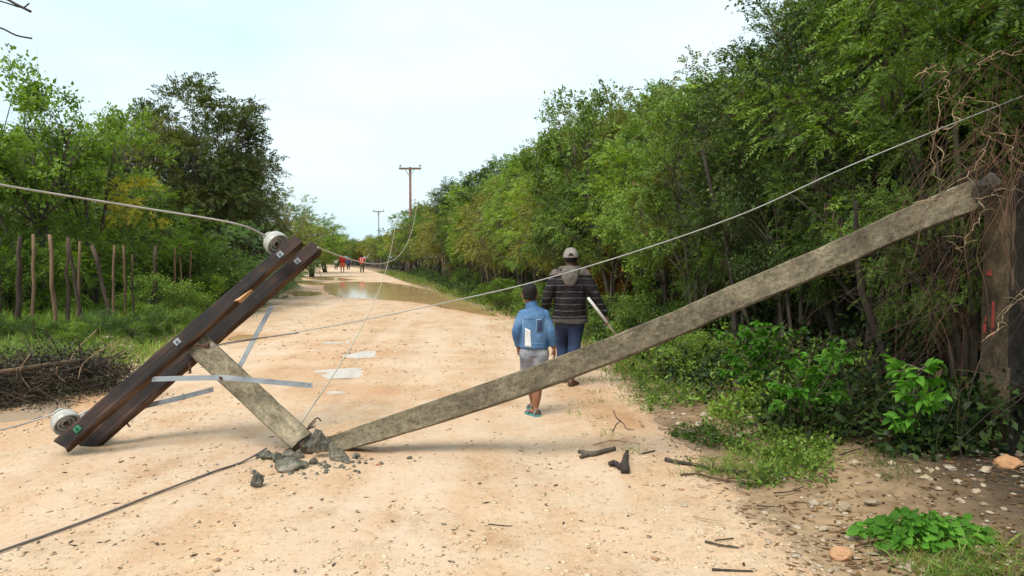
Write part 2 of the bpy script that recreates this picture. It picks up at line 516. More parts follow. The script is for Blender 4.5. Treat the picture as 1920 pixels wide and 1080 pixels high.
PUD_PX = [  # outline in the photo, material, label
    ([(606, 531), (650, 528), (720, 529), (775, 536), (825, 548), (872, 562), (912, 578), (938, 594), (905, 590), (860, 582), (810, 571), (750, 564), (690, 560), (640, 558), (612, 551)], 'water', 'largest muddy brown puddle along the right side of the road'),
    ([(570, 522), (600, 519.5), (640, 521), (668, 524), (640, 525.5), (600, 525)], 'water', 'thin far puddle crossing the road below the red clothed people'),
    ([(548, 528), (575, 526), (612, 531), (620, 533), (590, 535), (565, 533)], 'water', 'small muddy puddle at the left edge, ahead of the largest one'),
    ([(538, 549), (560, 545), (600, 547), (606, 550), (585, 554), (550, 556)], 'water', 'muddy puddle by the left grass edge, level with the largest one'),
    ([(425, 634), (445, 626), (478, 627), (484, 632), (460, 639), (435, 641)], 'water', 'small ochre puddle behind the upper half of the crossarm'),
    ([(528, 697), (560, 691), (640, 690), (688, 695), (672, 704), (600, 708), (545, 705)], 'film', 'bright wet patch on the road right of the leaning steel brace'),
    ([(560, 670), (620, 664), (700, 659), (722, 663), (690, 669), (610, 674)], 'film', 'narrow shiny wet strip just beyond the bright wet patch'),
    ([(-160, 800), (0, 775), (90, 752), (170, 738), (150, 756), (60, 786), (-60, 815)], 'film', 'shiny wet strip on the road at the left edge beyond the lower insulators'),
    ([(600, 735), (660, 728), (720, 730), (700, 737), (640, 740)], 'film', 'faint wet patch nearer than the bright wet patch'),
    ([(588, 643), (620, 639), (648, 641), (630, 648), (600, 649)], 'film', 'tiny shiny wet patch under the stay wire in mid road'),
]
PUD = []
for pts, mt, lb in PUD_PX:
    q = [G(*p) for p in pts]
    PUD.append(([(p.x, p.y) for p in q], mt, lb))

def height(x, y):
    """large shape of the land, vectorised"""
    x = np.asarray(x, float); y = np.asarray(y, float)
    r = sm((x - Rx(y) - .1) / 2.2) * .16 + sm((x - Rx(y) - 2) / 5) * .25
    l = sm((Lx(y) - x - .1) / 2.5) * .14 + sm((Lx(y) - x - 3) / 8) * .2
    return r + l
def bumps(x, y):
    l_, w_ = float(np.interp(y, LY, LX)), float(np.interp(y, RY, RX))
    w_ -= l_
    t_ = (x - l_) / w_ + .03 * nse(0, y, .12, 5.5)
    rut = sum(math.exp(-((t_ - c) / .045) ** 2) for c in (.27, .49, .62, .83)) * (.7 + .6 * nse(x, y, .4, 6.6))
    return -.020 * rut + .016 * nse(x, y, .55, 3.1) + .009 * nse(x, y, 1.9, 8.2) + .004 * nse(x, y, 6.0, 1.7)
def gz(x, y): return float(height(x, y)) + bumps(x, y)

def rows(y0, y1, ratio, minstep):
    o = [y0]
    while o[-1] < y1: o.append(o[-1] + max(minstep, o[-1] * ratio))
    return np.array(o)

# road sheet
ys = np.concatenate([np.arange(-8, 3, .5), rows(3.0, 260, .011, .035)])
us = np.linspace(0, 1, 170)
YY, UU = np.meshgrid(ys, us, indexing='ij')
Lm, Rm = Lx(YY) - .55, Rx(YY) + .55
XX = Lm + (Rm - Lm) * UU
b_ = np.array([bumps(a, c) for a, c in zip(XX.ravel(), YY.ravel())]).reshape(XX.shape)
ZZ = height(XX, YY) + b_ + .006
wet = np.zeros_like(XX)
for poly, mt, lb in PUD:
    sd = poly_sd(XX, YY, poly)
    sc = .35 if mt == 'water' else .12
    ZZ -= sm((-sd + sc * .4) / (sc * 1.6)) * (.05 if mt == 'water' else .007)
    wet = np.maximum(wet, sm((.9 - sd) / 1.1))
# damp hollow left of the fallen crossarm and along the right wheel track
damp = [[(p.x, p.y) for p in (G(*q) for q in pl)] for pl in (
    [(-200, 840), (0, 800), (200, 730), (290, 700), (230, 760), (120, 800), (0, 850), (-200, 900)],
    [(1060, 725), (1130, 735), (1240, 800), (1180, 810), (1090, 760)])]
for poly in damp: wet = np.maximum(wet, .75 * sm((.35 - poly_sd(XX, YY, poly)) / .7))
ed = np.maximum(sm((Lx(YY) + .35 - XX) / .9), sm((XX - Rx(YY) + .35) / .9))
ZZ -= .05 * np.maximum(sm((Lm + .25 - XX) / .25), sm((XX - Rm + .25) / .25))
nr, nc = XX.shape
idx = np.arange(nr * nc).reshape(nr, nc)
quads = np.stack([idx[:-1, :-1], idx[:-1, 1:], idx[1:, 1:], idx[1:, :-1]], -1).reshape(-1, 4)
me = np_mesh('road', np.stack([XX, YY, ZZ], -1).reshape(-1, 3), quads, M['road'], True)
for nm, arr in (('wet', wet), ('edge', ed)):
    a = me.attributes.new(nm, 'FLOAT', 'POINT'); a.data.foreach_set('value', arr.ravel().astype(np.float32))
road = link('road', me); tag(road, kind='structure')

# ground sheet
ys = np.concatenate([-rows(3, 900, .35, 2)[::-1], np.arange(-2.5, 3, .5), rows(3.0, 1800, .02, .1)])
t = np.linspace(-1, 1, 260)
uu = np.sign(t) * (np.abs(t) * .9 + np.abs(t) ** 4 * 3.0)
YY, UU = np.meshgrid(ys, uu, indexing='ij')
XX = UU * (7 + np.abs(YY) * 1.05) - np.clip(YY, 0, 150) * .12
b_ = np.array([bumps(a, c) for a, c in zip(XX.ravel(), YY.ravel())]).reshape(XX.shape)
ins = np.minimum(XX - Lx(YY), Rx(YY) - XX)
ZZ = height(XX, YY) + b_ * 1.6 - .14 * sm((ins + .35) / .5)
fr = sm((XX - Rx(YY) - .8) / 1.2)
fl = sm((Lx(YY) - XX - .3) / 1.0)
nr, nc = XX.shape
idx = np.arange(nr * nc).reshape(nr, nc)
quads = np.stack([idx[:-1, :-1], idx[:-1, 1:], idx[1:, 1:], idx[1:, :-1]], -1).reshape(-1, 4)
me = np_mesh('ground', np.stack([XX, YY, ZZ], -1).reshape(-1, 3), quads, M['ground'], True)
for nm, arr in (('forest', fr), ('field', fl)):
    a = me.attributes.new(nm, 'FLOAT', 'POINT'); a.data.foreach_set('value', arr.ravel().astype(np.float32))
ground = link('ground', me); tag(ground, kind='structure')

# puddles
for poly, mt, lb in PUD:
    cx = sum(p[0] for p in poly) / len(poly); cy = sum(p[1] for p in poly) / len(poly)
    mb = MB()
    base = [(p[0], p[1], 0) for p in poly]
    ring = spline(base + [base[0]], 6)[:-1]
    lv = np.mean([bumps(p.x, p.y) for p in ring]) + (-.004 if mt == 'water' else -.0005)
    k_ = .015 if mt == 'water' else .25
    ring = [Vector((p.x + (p.x - cx) * k_, p.y + (p.y - cy) * k_, lv)) for p in ring]
    mb.add(ring, [tuple(range(len(ring)))])
    o = mb.build('puddle_water', M[mt]); tag(o, kind='structure')

# ------------------------------------------------------------------ leaves
LEAF4 = (np.array([[0, 0, 0], [-.5, .45, -.10], [0, 1, -.08], [.5, .45, -.10]]), np.array([[0, 3, 2, 1]]))
LEAF6 = (np.array([[0, 0, 0], [-.42, .28, .08], [-.40, .62, .05], [0, 1, -.14], [.40, .62, .05], [.42, .28, .08], [0, .33, 0], [0, .66, -.03]]),
         np.array([[0, 6, 1, 0], [6, 7, 2, 1], [7, 3, 2, 7], [0, 5, 6, 0], [5, 4, 7, 6], [4, 3, 7, 4]]))
def place_leaves(o, d, nrm, ln, wd, tpl=LEAF4):
    """o,d,nrm (n,3); ln,wd (n,) -> V,F"""
    d = d / (np.linalg.norm(d, axis=1, keepdims=True) + 1e-9)
    x = np.cross(d, nrm); x /= (np.linalg.norm(x, axis=1, keepdims=True) + 1e-9)
    z = np.cross(x, d)
    tv, tf = tpl
    V = (o[:, None, :] + x[:, None, :] * (tv[None, :, 0:1] * wd[:, None, None]) + d[:, None, :] * (tv[None, :, 1:2] * ln[:, None, None])
         + z[:, None, :] * (tv[None, :, 2:3] * ln[:, None, None]))
    Fc = tf[None] + (np.arange(len(o)) * len(tv))[:, None, None]
    return V.reshape(-1, 3), Fc.reshape(-1, tf.shape[1])
def tri_fix(me):
    me.validate(); return me
def leaf_mesh(name, V, Fc, mat):
    if Fc.shape[1] == 4 and (Fc[:, 0] == Fc[:, 3]).any():
        me = bpy.data.meshes.new(name)
        q = [tuple(dict.fromkeys(f)) for f in Fc.tolist()]
        me.from_pydata(V.tolist(), [], q)
        me.materials.append(mat); me.update()
        return me
    return np_mesh(name, V, Fc, mat)
def unit(a): return a / (np.linalg.norm(a, axis=1, keepdims=True) + 1e-9)
def fronds(rng, o, d, length, pairs, ll, lw, droop=.35, jitter=.25):
    """pinnate sprays: rachis from o along d drooping; leaflets both sides"""
    n_ = len(o)
    d = unit(d)
    up = np.tile([0, 0, 1.0], (n_, 1)) + rng.normal(0, .45, (n_, 3))
    side = unit(np.cross(d, up))
    L = length * rng.uniform(.65, 1.25, n_)
    t = (np.arange(pairs) + .6) / pairs
    OO, DD, NN, LL, WW = [], [], [], [], []
    for k in t:
        pos = o + d * (L * k)[:, None]
        pos[:, 2] -= droop * L * k * k
        for s in (-1, 1):
            dd = side * s * 1.0 + d * .55 + rng.normal(0, jitter, (n_, 3))
            dd[:, 2] -= .25
            OO.append(pos); DD.append(dd); NN.append(np.cross(side, d) * 1.0 + rng.normal(0, .35, (n_, 3)))
            s_ = rng.uniform(.7, 1.2, n_) * (1.0 - .45 * abs(k - .45))
            LL.append(ll * s_); WW.append(lw * s_)
    return np.concatenate(OO), np.concatenate(DD), np.concatenate(NN), np.concatenate(LL), np.concatenate(WW)

def tree_meshes(seed, H=6.0, W=4.4, base=1.4, clumps=60, nf=26, flen=.36, pairs=7, ll=.115, lw=.042, broad=False,
                leaf='leaf_fresh', bark='bark', stems=3, r0=.09, top=.7, crad=.5, flat=0.0, pods=0, bare=0.0, lean=.25):
    rng = np.random.default_rng(seed)
    mb = MB()
    S = []
    for i in range(stems):
        a = rng.uniform(0, 6.28); sp = rng.uniform(.3, 1.0) * W * lean
        p0 = np.array([rng.normal(0, .12), rng.normal(0, .12), -.1])
        tz = H * rng.uniform(top - .12, top + .12)
        pts = []
        bx, by = rng.normal(0, .18, 2)
        for k in range(9):
            q = k / 8
            pts.append(p0 + np.array([math.cos(a) * sp * q ** 1.3 + bx * math.sin(q * 5), math.sin(a) * sp * q ** 1.3 + by * math.sin(q * 4), (tz + .1) * q]))
        S.append(np.array(pts))
        mb.tube(pts, [r0 * (1.25 if k == 0 else 1) * (1 - .8 * k / 8) * rng.uniform(.92, 1.08) for k in range(9)], 7)
    zc, rz = (H + base) / 2, (H - base) / 2
    C = []
    while len(C) < clumps:
        v = rng.normal(0, 1, 3); v /= np.linalg.norm(v)
        r = .38 + .62 * rng.uniform() ** .6
        r *= 1 + .22 * noise.noise((v[0] * 1.7 + seed, v[1] * 1.7, v[2] * 1.7))
        c = np.array([v[0] * W / 2 * r, v[1] * W / 2 * r, zc + v[2] * rz * r * (1 - flat * (v[2] < 0))])
        if c[2] < base * .8: continue
        C.append(c)
    C = np.array(C)
    tips = []
    for c in C:
        s = S[int(np.argmin([np.linalg.norm(q[6, :2] - c[:2]) for q in S]))]
        k = int(np.clip(np.searchsorted(s[:, 2], c[2] * .72 - .3), 1, 8))
        a = s[k]
        mid = (a + c) / 2 + rng.normal(0, .12, 3) + np.array([0, 0, .12])
        pts = [a, a * .55 + mid * .45, mid, (mid + c) / 2 + rng.normal(0, .06, 3), c]
        rr = r0 * .34 * (1 - .5 * c[2] / H)
        mb.tube(pts, [rr, rr * .8, rr * .6, rr * .45, rr * .2], 5)
        for j in range(5):
            e = c + rng.normal(0, 1, 3) * crad * .8
            mb.tube([c * .6 + mid * .4, (c + e) / 2 + rng.normal(0, .05, 3), e], [rr * .3, rr * .2, rr * .09], 3, cap=False)
            tips.append(e)
    trunk = mb.mesh('trunk', M[bark], True)
    keep = C[rng.uniform(size=len(C)) >= bare]
    nfr = rng.poisson(nf, len(keep))
    cidx = np.repeat(np.arange(len(keep)), nfr)
    cr_ = crad * rng.uniform(.65, 1.25, len(keep))
    off = rng.normal(0, 1, (len(cidx), 3)); off = unit(off) * (rng.uniform(size=(len(cidx), 1)) ** .5)
    off[:, 2] *= .7
    o = keep[cidx] + off * cr_[cidx][:, None]
    d = off * .8 + unit(keep[cidx] - np.array([0, 0, zc])) * .5 + rng.normal(0, .35, off.shape)
    d[:, 2] += .15
    if broad:
        k = pairs
        o2 = np.repeat(o, k, 0) + rng.normal(0, .07, (len(o) * k, 3))
        d2 = np.repeat(d, k, 0) + rng.normal(0, .8, (len(o) * k, 3)); d2[:, 2] -= .35
        nn = rng.normal(0, .5, d2.shape) + np.array([0, 0, 1.0])
        s = rng.uniform(.6, 1.25, len(o2))
        V, Fc = place_leaves(o2, d2, nn, ll * s, lw * s)
    else:
        V, Fc = place_leaves(*fronds(rng, o, d, flen, pairs, ll, lw))
    crown = leaf_mesh('crown', V, Fc, M[leaf])
    pod = None
    if pods:
        pb = MB()
        sel = rng.choice(len(C), pods)
        for c in C[sel]:
            c = c + rng.normal(0, .2, 3)
            for j in range(rng.integers(6, 14)):
                p = c + rng.normal(0, .07, 3)
                l = rng.uniform(.16, .27)
                e = p + np.array([rng.normal(0, .03), rng.normal(0, .03), -l])
                x = unit(rng.normal(0, 1, (1, 3)))[0] * .017; x[2] = 0
                pb.add([p - x * .4, p + x * .4, (p + e) / 2 + x, e, (p + e) / 2 - x], [(0, 1, 2, 3, 4)])
        pod = pb.mesh('seed_pods', M['pod'])
    return trunk, crown, pod

PROTO = {}
PROTO['feather'] = [tree_meshes(11, clumps=52, nf=30, leaf='leaf_fresh', pods=7),
                    tree_meshes(12, W=4.9, clumps=54, nf=30, leaf='leaf_mid', pods=3),
                    tree_meshes(13, W=4.2, clumps=50, nf=28, leaf='leaf_olive', stems=4)]
PROTO['near'] = [tree_meshes(21, clumps=72, nf=40, flen=.26, pairs=11, ll=.06, lw=.022, crad=.42, leaf='leaf_dusk2', pods=16, r0=.08),
                 tree_meshes(22, clumps=72, nf=40, flen=.26, pairs=11, ll=.06, lw=.022, crad=.42, leaf='leaf_mid', pods=12, r0=.08, W=4.8),
                 tree_meshes(23, clumps=90, nf=30, pairs=11, ll=.075, lw=.038, broad=True, crad=.48, leaf='leaf_dark', r0=.08)]
PROTO['broad'] = [tree_meshes(31, clumps=70, nf=24, pairs=9, ll=.12, lw=.065, broad=True, leaf='leaf_mid', crad=.5),
                  tree_meshes(32, clumps=70, nf=24, pairs=9, ll=.12, lw=.065, broad=True, leaf='leaf_dark', crad=.55)]
PROTO['twiggy'] = [tree_meshes(41, clumps=64, nf=17, leaf='leaf_olive', bark='bark_pale', bare=.35, crad=.6, stems=4)]
PROTO['open'] = [tree_meshes(51, H=6.4, W=4.8, base=2.6, clumps=52, nf=22, pairs=7, ll=.13, lw=.075, broad=True, leaf='leaf_light', crad=.5, stems=4, lean=.33, top=.72),
                 tree_meshes(52, H=6.4, W=4.8, base=2.3, clumps=46, nf=20, pairs=7, ll=.13, lw=.075, broad=True, leaf='leaf_light', crad=.48, stems=4, lean=.33, top=.72)]
PROTO['umbrella'] = [tree_meshes(61, H=7.6, W=6.2, base=1.2, clumps=120, nf=40, flen=.36, pairs=7, ll=.13, lw=.05, leaf='leaf_dusk', crad=.62, stems=4, r0=.13, lean=.3, bark='bark_dark')]
PROTO['bush'] = [tree_meshes(71, H=2.3, W=2.6, base=.15, clumps=46, nf=26, flen=.24, pairs=7, ll=.065, lw=.024, leaf='leaf_light', crad=.33, stems=5, r0=.025),
                 tree_meshes(72, H=2.2, W=2.8, base=.1, clumps=46, nf=26, flen=.22, pairs=7, ll=.06, lw=.026, leaf='leaf_blue', crad=.34, stems=5, r0=.025),
                 tree_meshes(73, H=2.0, W=2.6, base=.1, clumps=44, nf=24, pairs=8, ll=.075, lw=.04, broad=True, leaf='leaf_mid', crad=.33, stems=5, r0=.025),
                 tree_meshes(74, H=2.2, W=2.4, base=.1, clumps=44, nf=26, pairs=8, ll=.075, lw=.042, broad=True, leaf='leaf_fresh', crad=.3, stems=5, r0=.025)]
PH = {'feather': 6.0, 'near': 6.0, 'broad': 6.0, 'twiggy': 6.0, 'open': 6.4, 'umbrella': 7.6, 'bush': 2.2}
trng = random.Random(5)
def put_tree(kind, k, x, y, h, label, cat='tree', group=None, name='tree', wscale=1.0, rz=None):
    tm, cm, pm = PROTO[kind][k % len(PROTO[kind])]
    s = h / PH[kind]
    r = empty(name, (x, y, gz(x, y) - .02), (0, 0, trng.uniform(0, 6.28) if rz is None else rz), (s * wscale, s * wscale, s))
    tag(r, label, cat, group)
    link('trunk' if cat == 'tree' else 'stem', tm, None, r)
    link('crown' if cat == 'tree' else 'foliage', cm, None, r)
    if pm: link('seed_pods', pm, None, r)['kind'] = 'stuff'
    return r

# ------------------------------------------------------------------ right roadside wood
TOPX = [640, 690, 760, 800, 860, 930, 1000, 1060, 1130, 1200, 1280, 1350, 1420, 1500, 1580, 1960]
TOPY = [452, 432, 388, 358, 325, 275, 245, 215, 195, 178, 160, 135, 95, 40, -60, -200]
FRY = np.array([-5, 3, 5.8, 6.7, 8.5, 10.6, 14.7, 20, 26.4, 48, 70, 100, 150, 400])
FRX = np.array([3.9, 3.8, 3.3, 2.75, 2.45, 2.2, 1.9, .8, -.7, -4.9, -9.8, -17.0, -32, -130])
def front(y): return float(np.interp(y, FRY, FRX))
def need_h(x, y):
    px = 960 + F * (x - 1.35) / y
    top = np.interp(px, TOPX, TOPY)
    return EYE + (482 - top) / F * y
WOOD = 'trees of the wood along the right side of the road'
named = {  # front-row trees that can be pointed at
}
y = 6.6
i = 0
pr = random.Random(17)
front_trees = []
while y < 150:
    x = front(y) + .9 + pr.uniform(-.15, .35)
    front_trees.append((x, y))
    y += max(1.35, y * .085) * pr.uniform(.85, 1.15)
KF = ['near', 'near', 'near', 'near', 'feather', 'feather', 'broad', 'feather', 'feather', 'broad', 'feather', 'twiggy', 'feather']
LB = ['darkest leafy tree hanging over the long pole, next to the broken stump',
      'green feathery tree behind the bright leafed saplings, hung with dry pods',
      'dark feathery tree above the middle of the stay wire',
      'feathery tree right of the capped man, crown over the verge bushes',
      'light feathery tree with crown directly above the capped man',
      'pale green tree behind the boy in denim, foliage low over the verge',
      'rounded leafy tree left of the boy, above the bush by the puddle end',
      'feathery tree beside the near end of the largest puddle',
      'second feathery tree along the largest puddle, counting from the boy',
      'rounded dark tree behind the middle of the largest puddle',
      'feathery tree at the far end of the largest puddle',
      'olive twiggy tree just right of the nearer standing pole',
      'feathery tree at the foot of the nearer standing pole']
for j, (x, y) in enumerate(front_trees):
    h = min(need_h(x, y), 6.8) * (.80 if y > 12 else .95)
    h = max(3.4, h)
    kind = KF[j] if j < len(KF) else ('twiggy' if j % 5 == 0 else 'feather')
    lab = LB[j] if j < len(LB) else 'distant roadside tree in the right hand row, beyond the largest puddle'
    put_tree(kind, j if y < 14 else (0, 2, 0, 1, 2)[j % 5], x, y, h * pr.uniform(.9, 1.08), lab, group=WOOD, wscale=.78 if y < 12 else 1.0 if y < 40 else 1.2)
for row, (off, fac) in enumerate([(2.7, .97), (4.8, 1.0), (7.4, 1.03)]):
    y = (7.2, 5.6, 7.5)[row]
    while y < 120:
        x = front(y) + off * (1 + y / 90) + pr.uniform(-.5, .5)
        h = float(np.clip(need_h(x, y), 3.5, 8.5)) * fac * pr.uniform(.9, 1.03)
        kind = pr.choice(['feather', 'feather', 'broad', 'twiggy', 'feather']) if y > 11 else pr.choice(['near', 'near', 'broad'])
        put_tree(kind, pr.choice([0, 2, 2, 0, 1]) if y > 11 else pr.randrange(3), x, y, h, 'leafy tree deeper in the right hand wood, merged with its neighbours', group=WOOD)
        y += max(2.3, y * .11) * pr.uniform(.85, 1.15)
for j, (x, y, h) in enumerate([(6.0, 5.6, 7.6), (5.7, 7.4, 7.6), (7.4, 6.4, 8.0), (6.6, 4.2, 7.6), (4.6, 8.3, 5.6), (4.4, 9.8, 5.4), (4.3, 11.6, 5.6)]):
    put_tree('near', j, x, y, h, 'leafy tree deeper in the right hand wood, merged with its neighbours', group=WOOD)
# the broad leafed tree that tops the skyline
put_tree('broad', 0, *P(1095, 400, 21).xy, EYE + (482 - 178) / F * 21, 'round crowned broad leafed tree standing above the skyline over the capped man', group=WOOD, wscale=.75)

def mass(name, seed, nclump, sampler, hfun, leaf, ll, lw, per, crad, low=0.0, broad=True):
    rng = np.random.default_rng(seed)
    O = []
    for _ in range(nclump):
        x, y = sampler(rng)
        h = hfun(x, y, rng)
        z = gz(x, y) + low + rng.uniform() ** .8 * max(h - low, .02)
        O.append((x, y, z))
    O = np.array(O)
    ci = np.repeat(np.arange(nclump), per)
    off = unit(rng.normal(0, 1, (len(ci), 3))) * rng.uniform(size=(len(ci), 1)) ** .5
    c = crad(O) if callable(crad) else np.full(len(O), crad)
    o = O[ci] + off * c[ci][:, None]
    gm = np.array([0.0]); o[:, 2] = np.maximum(o[:, 2], .03)
    d = off + rng.normal(0, .5, off.shape); d[:, 2] -= .1
    s = rng.uniform(.6, 1.3, len(o)) * (1 if not callable(crad) else c[ci] / c.mean())
    V, Fc = place_leaves(o, d, rng.normal(0, .5, o.shape) + np.array([0, 0, 1.0]), ll * s, lw * s)
    ob = link(name, leaf_mesh(name, V, Fc, M[leaf])); tag(ob, kind='stuff')
    return ob
# the closed mass of the wood behind the trees one can tell apart
def s_wood(rng):
    y = 6 + 130 * rng.uniform() ** 1.7
    return front(y) + 4.0 + y * .05 + rng.uniform(0, 10 + y * .1), y
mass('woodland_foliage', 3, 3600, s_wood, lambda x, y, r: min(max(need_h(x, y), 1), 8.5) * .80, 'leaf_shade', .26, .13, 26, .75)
# undergrowth at the foot of the wood
def s_under(rng):
    y = 5.6 + 60 * rng.uniform() ** 2.0
    return front(y) + rng.uniform(-.45, 2.6), y
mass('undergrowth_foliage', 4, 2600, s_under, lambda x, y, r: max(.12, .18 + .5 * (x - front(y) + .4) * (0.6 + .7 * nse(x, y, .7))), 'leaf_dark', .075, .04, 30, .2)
def s_under2(rng):
    y = 7.5 + 60 * rng.uniform() ** 2.0
    return front(y) + rng.uniform(-.6, 1.0), y
mass('verge_foliage', 5, 700, s_under2, lambda x, y, r: max(.06, .10 + .35 * (x - front(y) + .5)), 'leaf_mid', .06, .03, 26, .14)
# dark bare stems inside the wood
for k in range(46):
    y = 6.5 + 40 * pr.random() ** 1.5
    x = front(y) + pr.uniform(.6, 3.2)
    mb = MB()
    hh = pr.uniform(1.8, 3.4)
    a, bb = pr.uniform(-.5, .5), pr.uniform(-.3, .3)
    mb.tube([(a * q + .06 * math.sin(q * 7 + k), bb * q, hh * q) for q in (0, .2, .4, .6, .8, 1)], [.035 * pr.uniform(.6, 1.4) * (1 - .5 * q) for q in (0, .2, .4, .6, .8, 1)], 6)
    for q in range(4):
        z0 = hh * pr.uniform(.4, .95)
        e = Vector((a * z0 / hh + pr.uniform(-.6, .6), bb * z0 / hh + pr.uniform(-.6, .6), z0 + pr.uniform(.1, .7)))
        mb.tube([(a * z0 / hh, bb * z0 / hh, z0), e], [.012, .004], 4)
    o = mb.build('bare_sapling', M['bark_dark' if k % 4 else 'bark_pale'], None, True)
    o.location = (x, y, gz(x, y) - .05)
    tag(o, 'thin dark bare trunk in the shade under the right hand trees', 'tree', 'bare trunks under the right hand trees')

# ------------------------------------------------------------------ left side
LWOOD = 'trees beyond the stick fence on the left'
def at(px, d): return (960 + 0, 0) if False else ((px - 960) / F * d, d)
for kind, k, px, top, d, ws, lab, rz in [
    ('open', 0, 60, 136, 17, 1.0, 'tall light green open crowned tree, farther left of the two light ones', .4),
    ('open', 1, 175, 165, 19, .82, 'light green open crowned tree between its taller twin and the dark tree', 2.0),
    ('open', 1, -90, 185, 16, 1.0, 'light green tree cut by the left edge, behind the overhead wire', 1.0),
    ('umbrella', 0, 355, 160, 27, .93, 'big dark dense tree with sloping crown left of the road', 1.2),
    ('umbrella', 0, 300, 215, 30, .85, 'dark dense tree overlapping the big dark one on its left', 4.0),
    ('umbrella', 0, 410, 232, 33, .8, 'dark dense tree closing the back of the big dark one', 5.2),
    ('umbrella', 0, 455, 300, 31, .72, 'dark lower tree on the right shoulder of the big dark tree', 3.0),
    ('broad', 1, 40, 260, 25, 1.0, 'dark bushy tree under the tall light green tree', 0),
    ('broad', 1, 130, 290, 25, 1.1, 'dark bushy tree above the fence between the light and dark trees', 1),
    ('twiggy', 0, 250, 210, 25, .8, 'thin olive twiggy tree just left of the big dark tree', 2),
    ('feather', 1, 220, 330, 22, 1.1, 'mid green feathery tree under the twiggy one', 2.2),
    ('twiggy', 0, 520, 345, 40, 1.1, 'olive twiggy tree behind the top end of the crossarm', .5),
    ('feather', 2, 545, 400, 50, 1.5, 'olive tree right of the crossarm tip, first of the low far row', .5),
    ('feather', 0, 585, 408, 62, 1.4, 'green tree in the low far row, above the far left road edge', 1.5),
    ('broad', 0, 610, 425, 80, 1.5, 'rounded tree in the far row, left of the road end', 2.5),
    ('feather', 1, 560, 385, 72, 1.3, 'taller tree rising behind the low far row on the left', 2.9)]:
    x, y = at(px, d)
    put_tree(kind, k, x, y, EYE + (482 - top) / F * d, lab, group=LWOOD, wscale=ws, rz=rz)
FARROW = 'far trees closing the end of the road'
for q in range(16):
    d = 118 + q * 6
    px = 560 + (q * 37) % 150
    x, y = at(px, d)
    put_tree(['feather', 'broad', 'feather'][q % 3], q, x, y, EYE + (482 - (446 + (q * 7) % 14)) / F * d, 'small far tree closing off the end of the road', group=FARROW, wscale=1.9)
def s_left(rng):
    y = 25 + 110 * rng.uniform() ** 1.5
    return float(Lx(y)) - 5.5 - rng.uniform(0, 14 + y * .15), y
LTX = [-300, 0, 220, 300, 380, 480, 540, 640]; LTY = [230, 250, 300, 270, 270, 380, 425, 455]
def h_left(x, y, r):
    px = 960 + F * x / y
    return max(1.0, EYE + (482 - np.interp(px, LTX, LTY)) / F * y * .9)
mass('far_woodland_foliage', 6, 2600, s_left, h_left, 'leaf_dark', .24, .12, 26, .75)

def s_left2(rng):
    y = rng.uniform(18.5, 27)
    return rng.uniform(-17, -11.2 - (y - 18.5) * .2), y
mass('left_thicket_foliage', 9, 620, s_left2, lambda x, y, r: 3.3, 'leaf_dusk', .15, .07, 34, .6)
LB2 = 'bushes between the stick fence and the left trees'
for k, px, base, top, ws, lab in [
    (0, 30, 622, 432, 1.1, 'light feathery bush behind the farthest left fence sticks'),
    (0, 128, 616, 424, 1.15, 'light feathery bush directly behind the pale fence sticks'),
    (0, 235, 598, 405, 1.1, 'light feathery bush right of the leaning dark fence stick'),
    (0, 320, 590, 412, 1.2, 'light feathery bush behind the distant thin fence sticks'),
    (2, 395, 588, 445, 1.1, 'mid green leafy bush left of the blue green bush'),
    (1, 462, 575, 425, 1.0, 'blue green feathery bush behind the upper half of the crossarm'),
    (1, 500, 545, 425, 1.1, 'smaller blue green bush by the upper insulators'),
    (2, 290, 615, 500, 1.0, 'low dark green bush in front of the distant fence sticks'),
    (2, 345, 612, 530, 1.0, 'low dark bush beside the crossarm near the road edge'),
    (3, 385, 595, 515, 1.1, 'low bright bush seen just left of the crossarm middle'),
    (2, 480, 572, 500, 1.1, 'green bush under the upper crossarm by the road edge'),
    (1, 515, 560, 505, 1.2, 'low bush at the road edge right of the crossarm'),
    (2, 225, 620, 560, .9, 'small low bush at the foot of the leaning fence stick'),
    (0, 545, 520, 440, 1.5, 'pale bush on the left verge by the far people'),
    (0, 552, 511, 452, 1.5, 'pale far bush on the left verge behind the person in green'),
    (2, -60, 620, 430, 1.1, 'leafy bush cut off by the left picture edge'),
    (2, 255, 645, 575, 1.1, 'low leafy weed bush right of the most leaning fence stick'),
    (1, 185, 640, 590, 1.2, 'low blue green weed clump between the leaning fence sticks'),
    (2, 310, 632, 558, 1.1, 'low dark leafy bush left of the crossarm, above the stone heap'),
    (2, 75, 655, 600, 1.3, 'low leafy weed clump at the feet of the near fence sticks'),
    (3, 140, 655, 612, 1.2, 'low bright weed clump behind the brush heap'),
    (2, 15, 650, 590, 1.2, 'low weed clump at the left edge behind the brush heap'),
    (2, 270, 652, 618, .8, 'tiny dark green bush on the pale stone heap')]:
    g = G(px, base)
    put_tree('bush', k, g.x, g.y, max(.25, (base - top) / F * g.y * 1.02), lab, 'bush', LB2, 'bush', ws)
x, y = at(255, 18)
tm = tree_meshes(81, H=3.6, W=1.1, base=2.3, clumps=12, nf=14, flen=.22, pairs=7, ll=.07, lw=.03, leaf='leaf_yellow', crad=.24, stems=1, r0=.03, lean=.1)
r = empty('sapling', (x, y, 0)); tag(r, 'slim yellow leafed sapling in front of the dark left trees', 'tree')
link('trunk', tm[0], None, r); link('crown', tm[1], None, r)

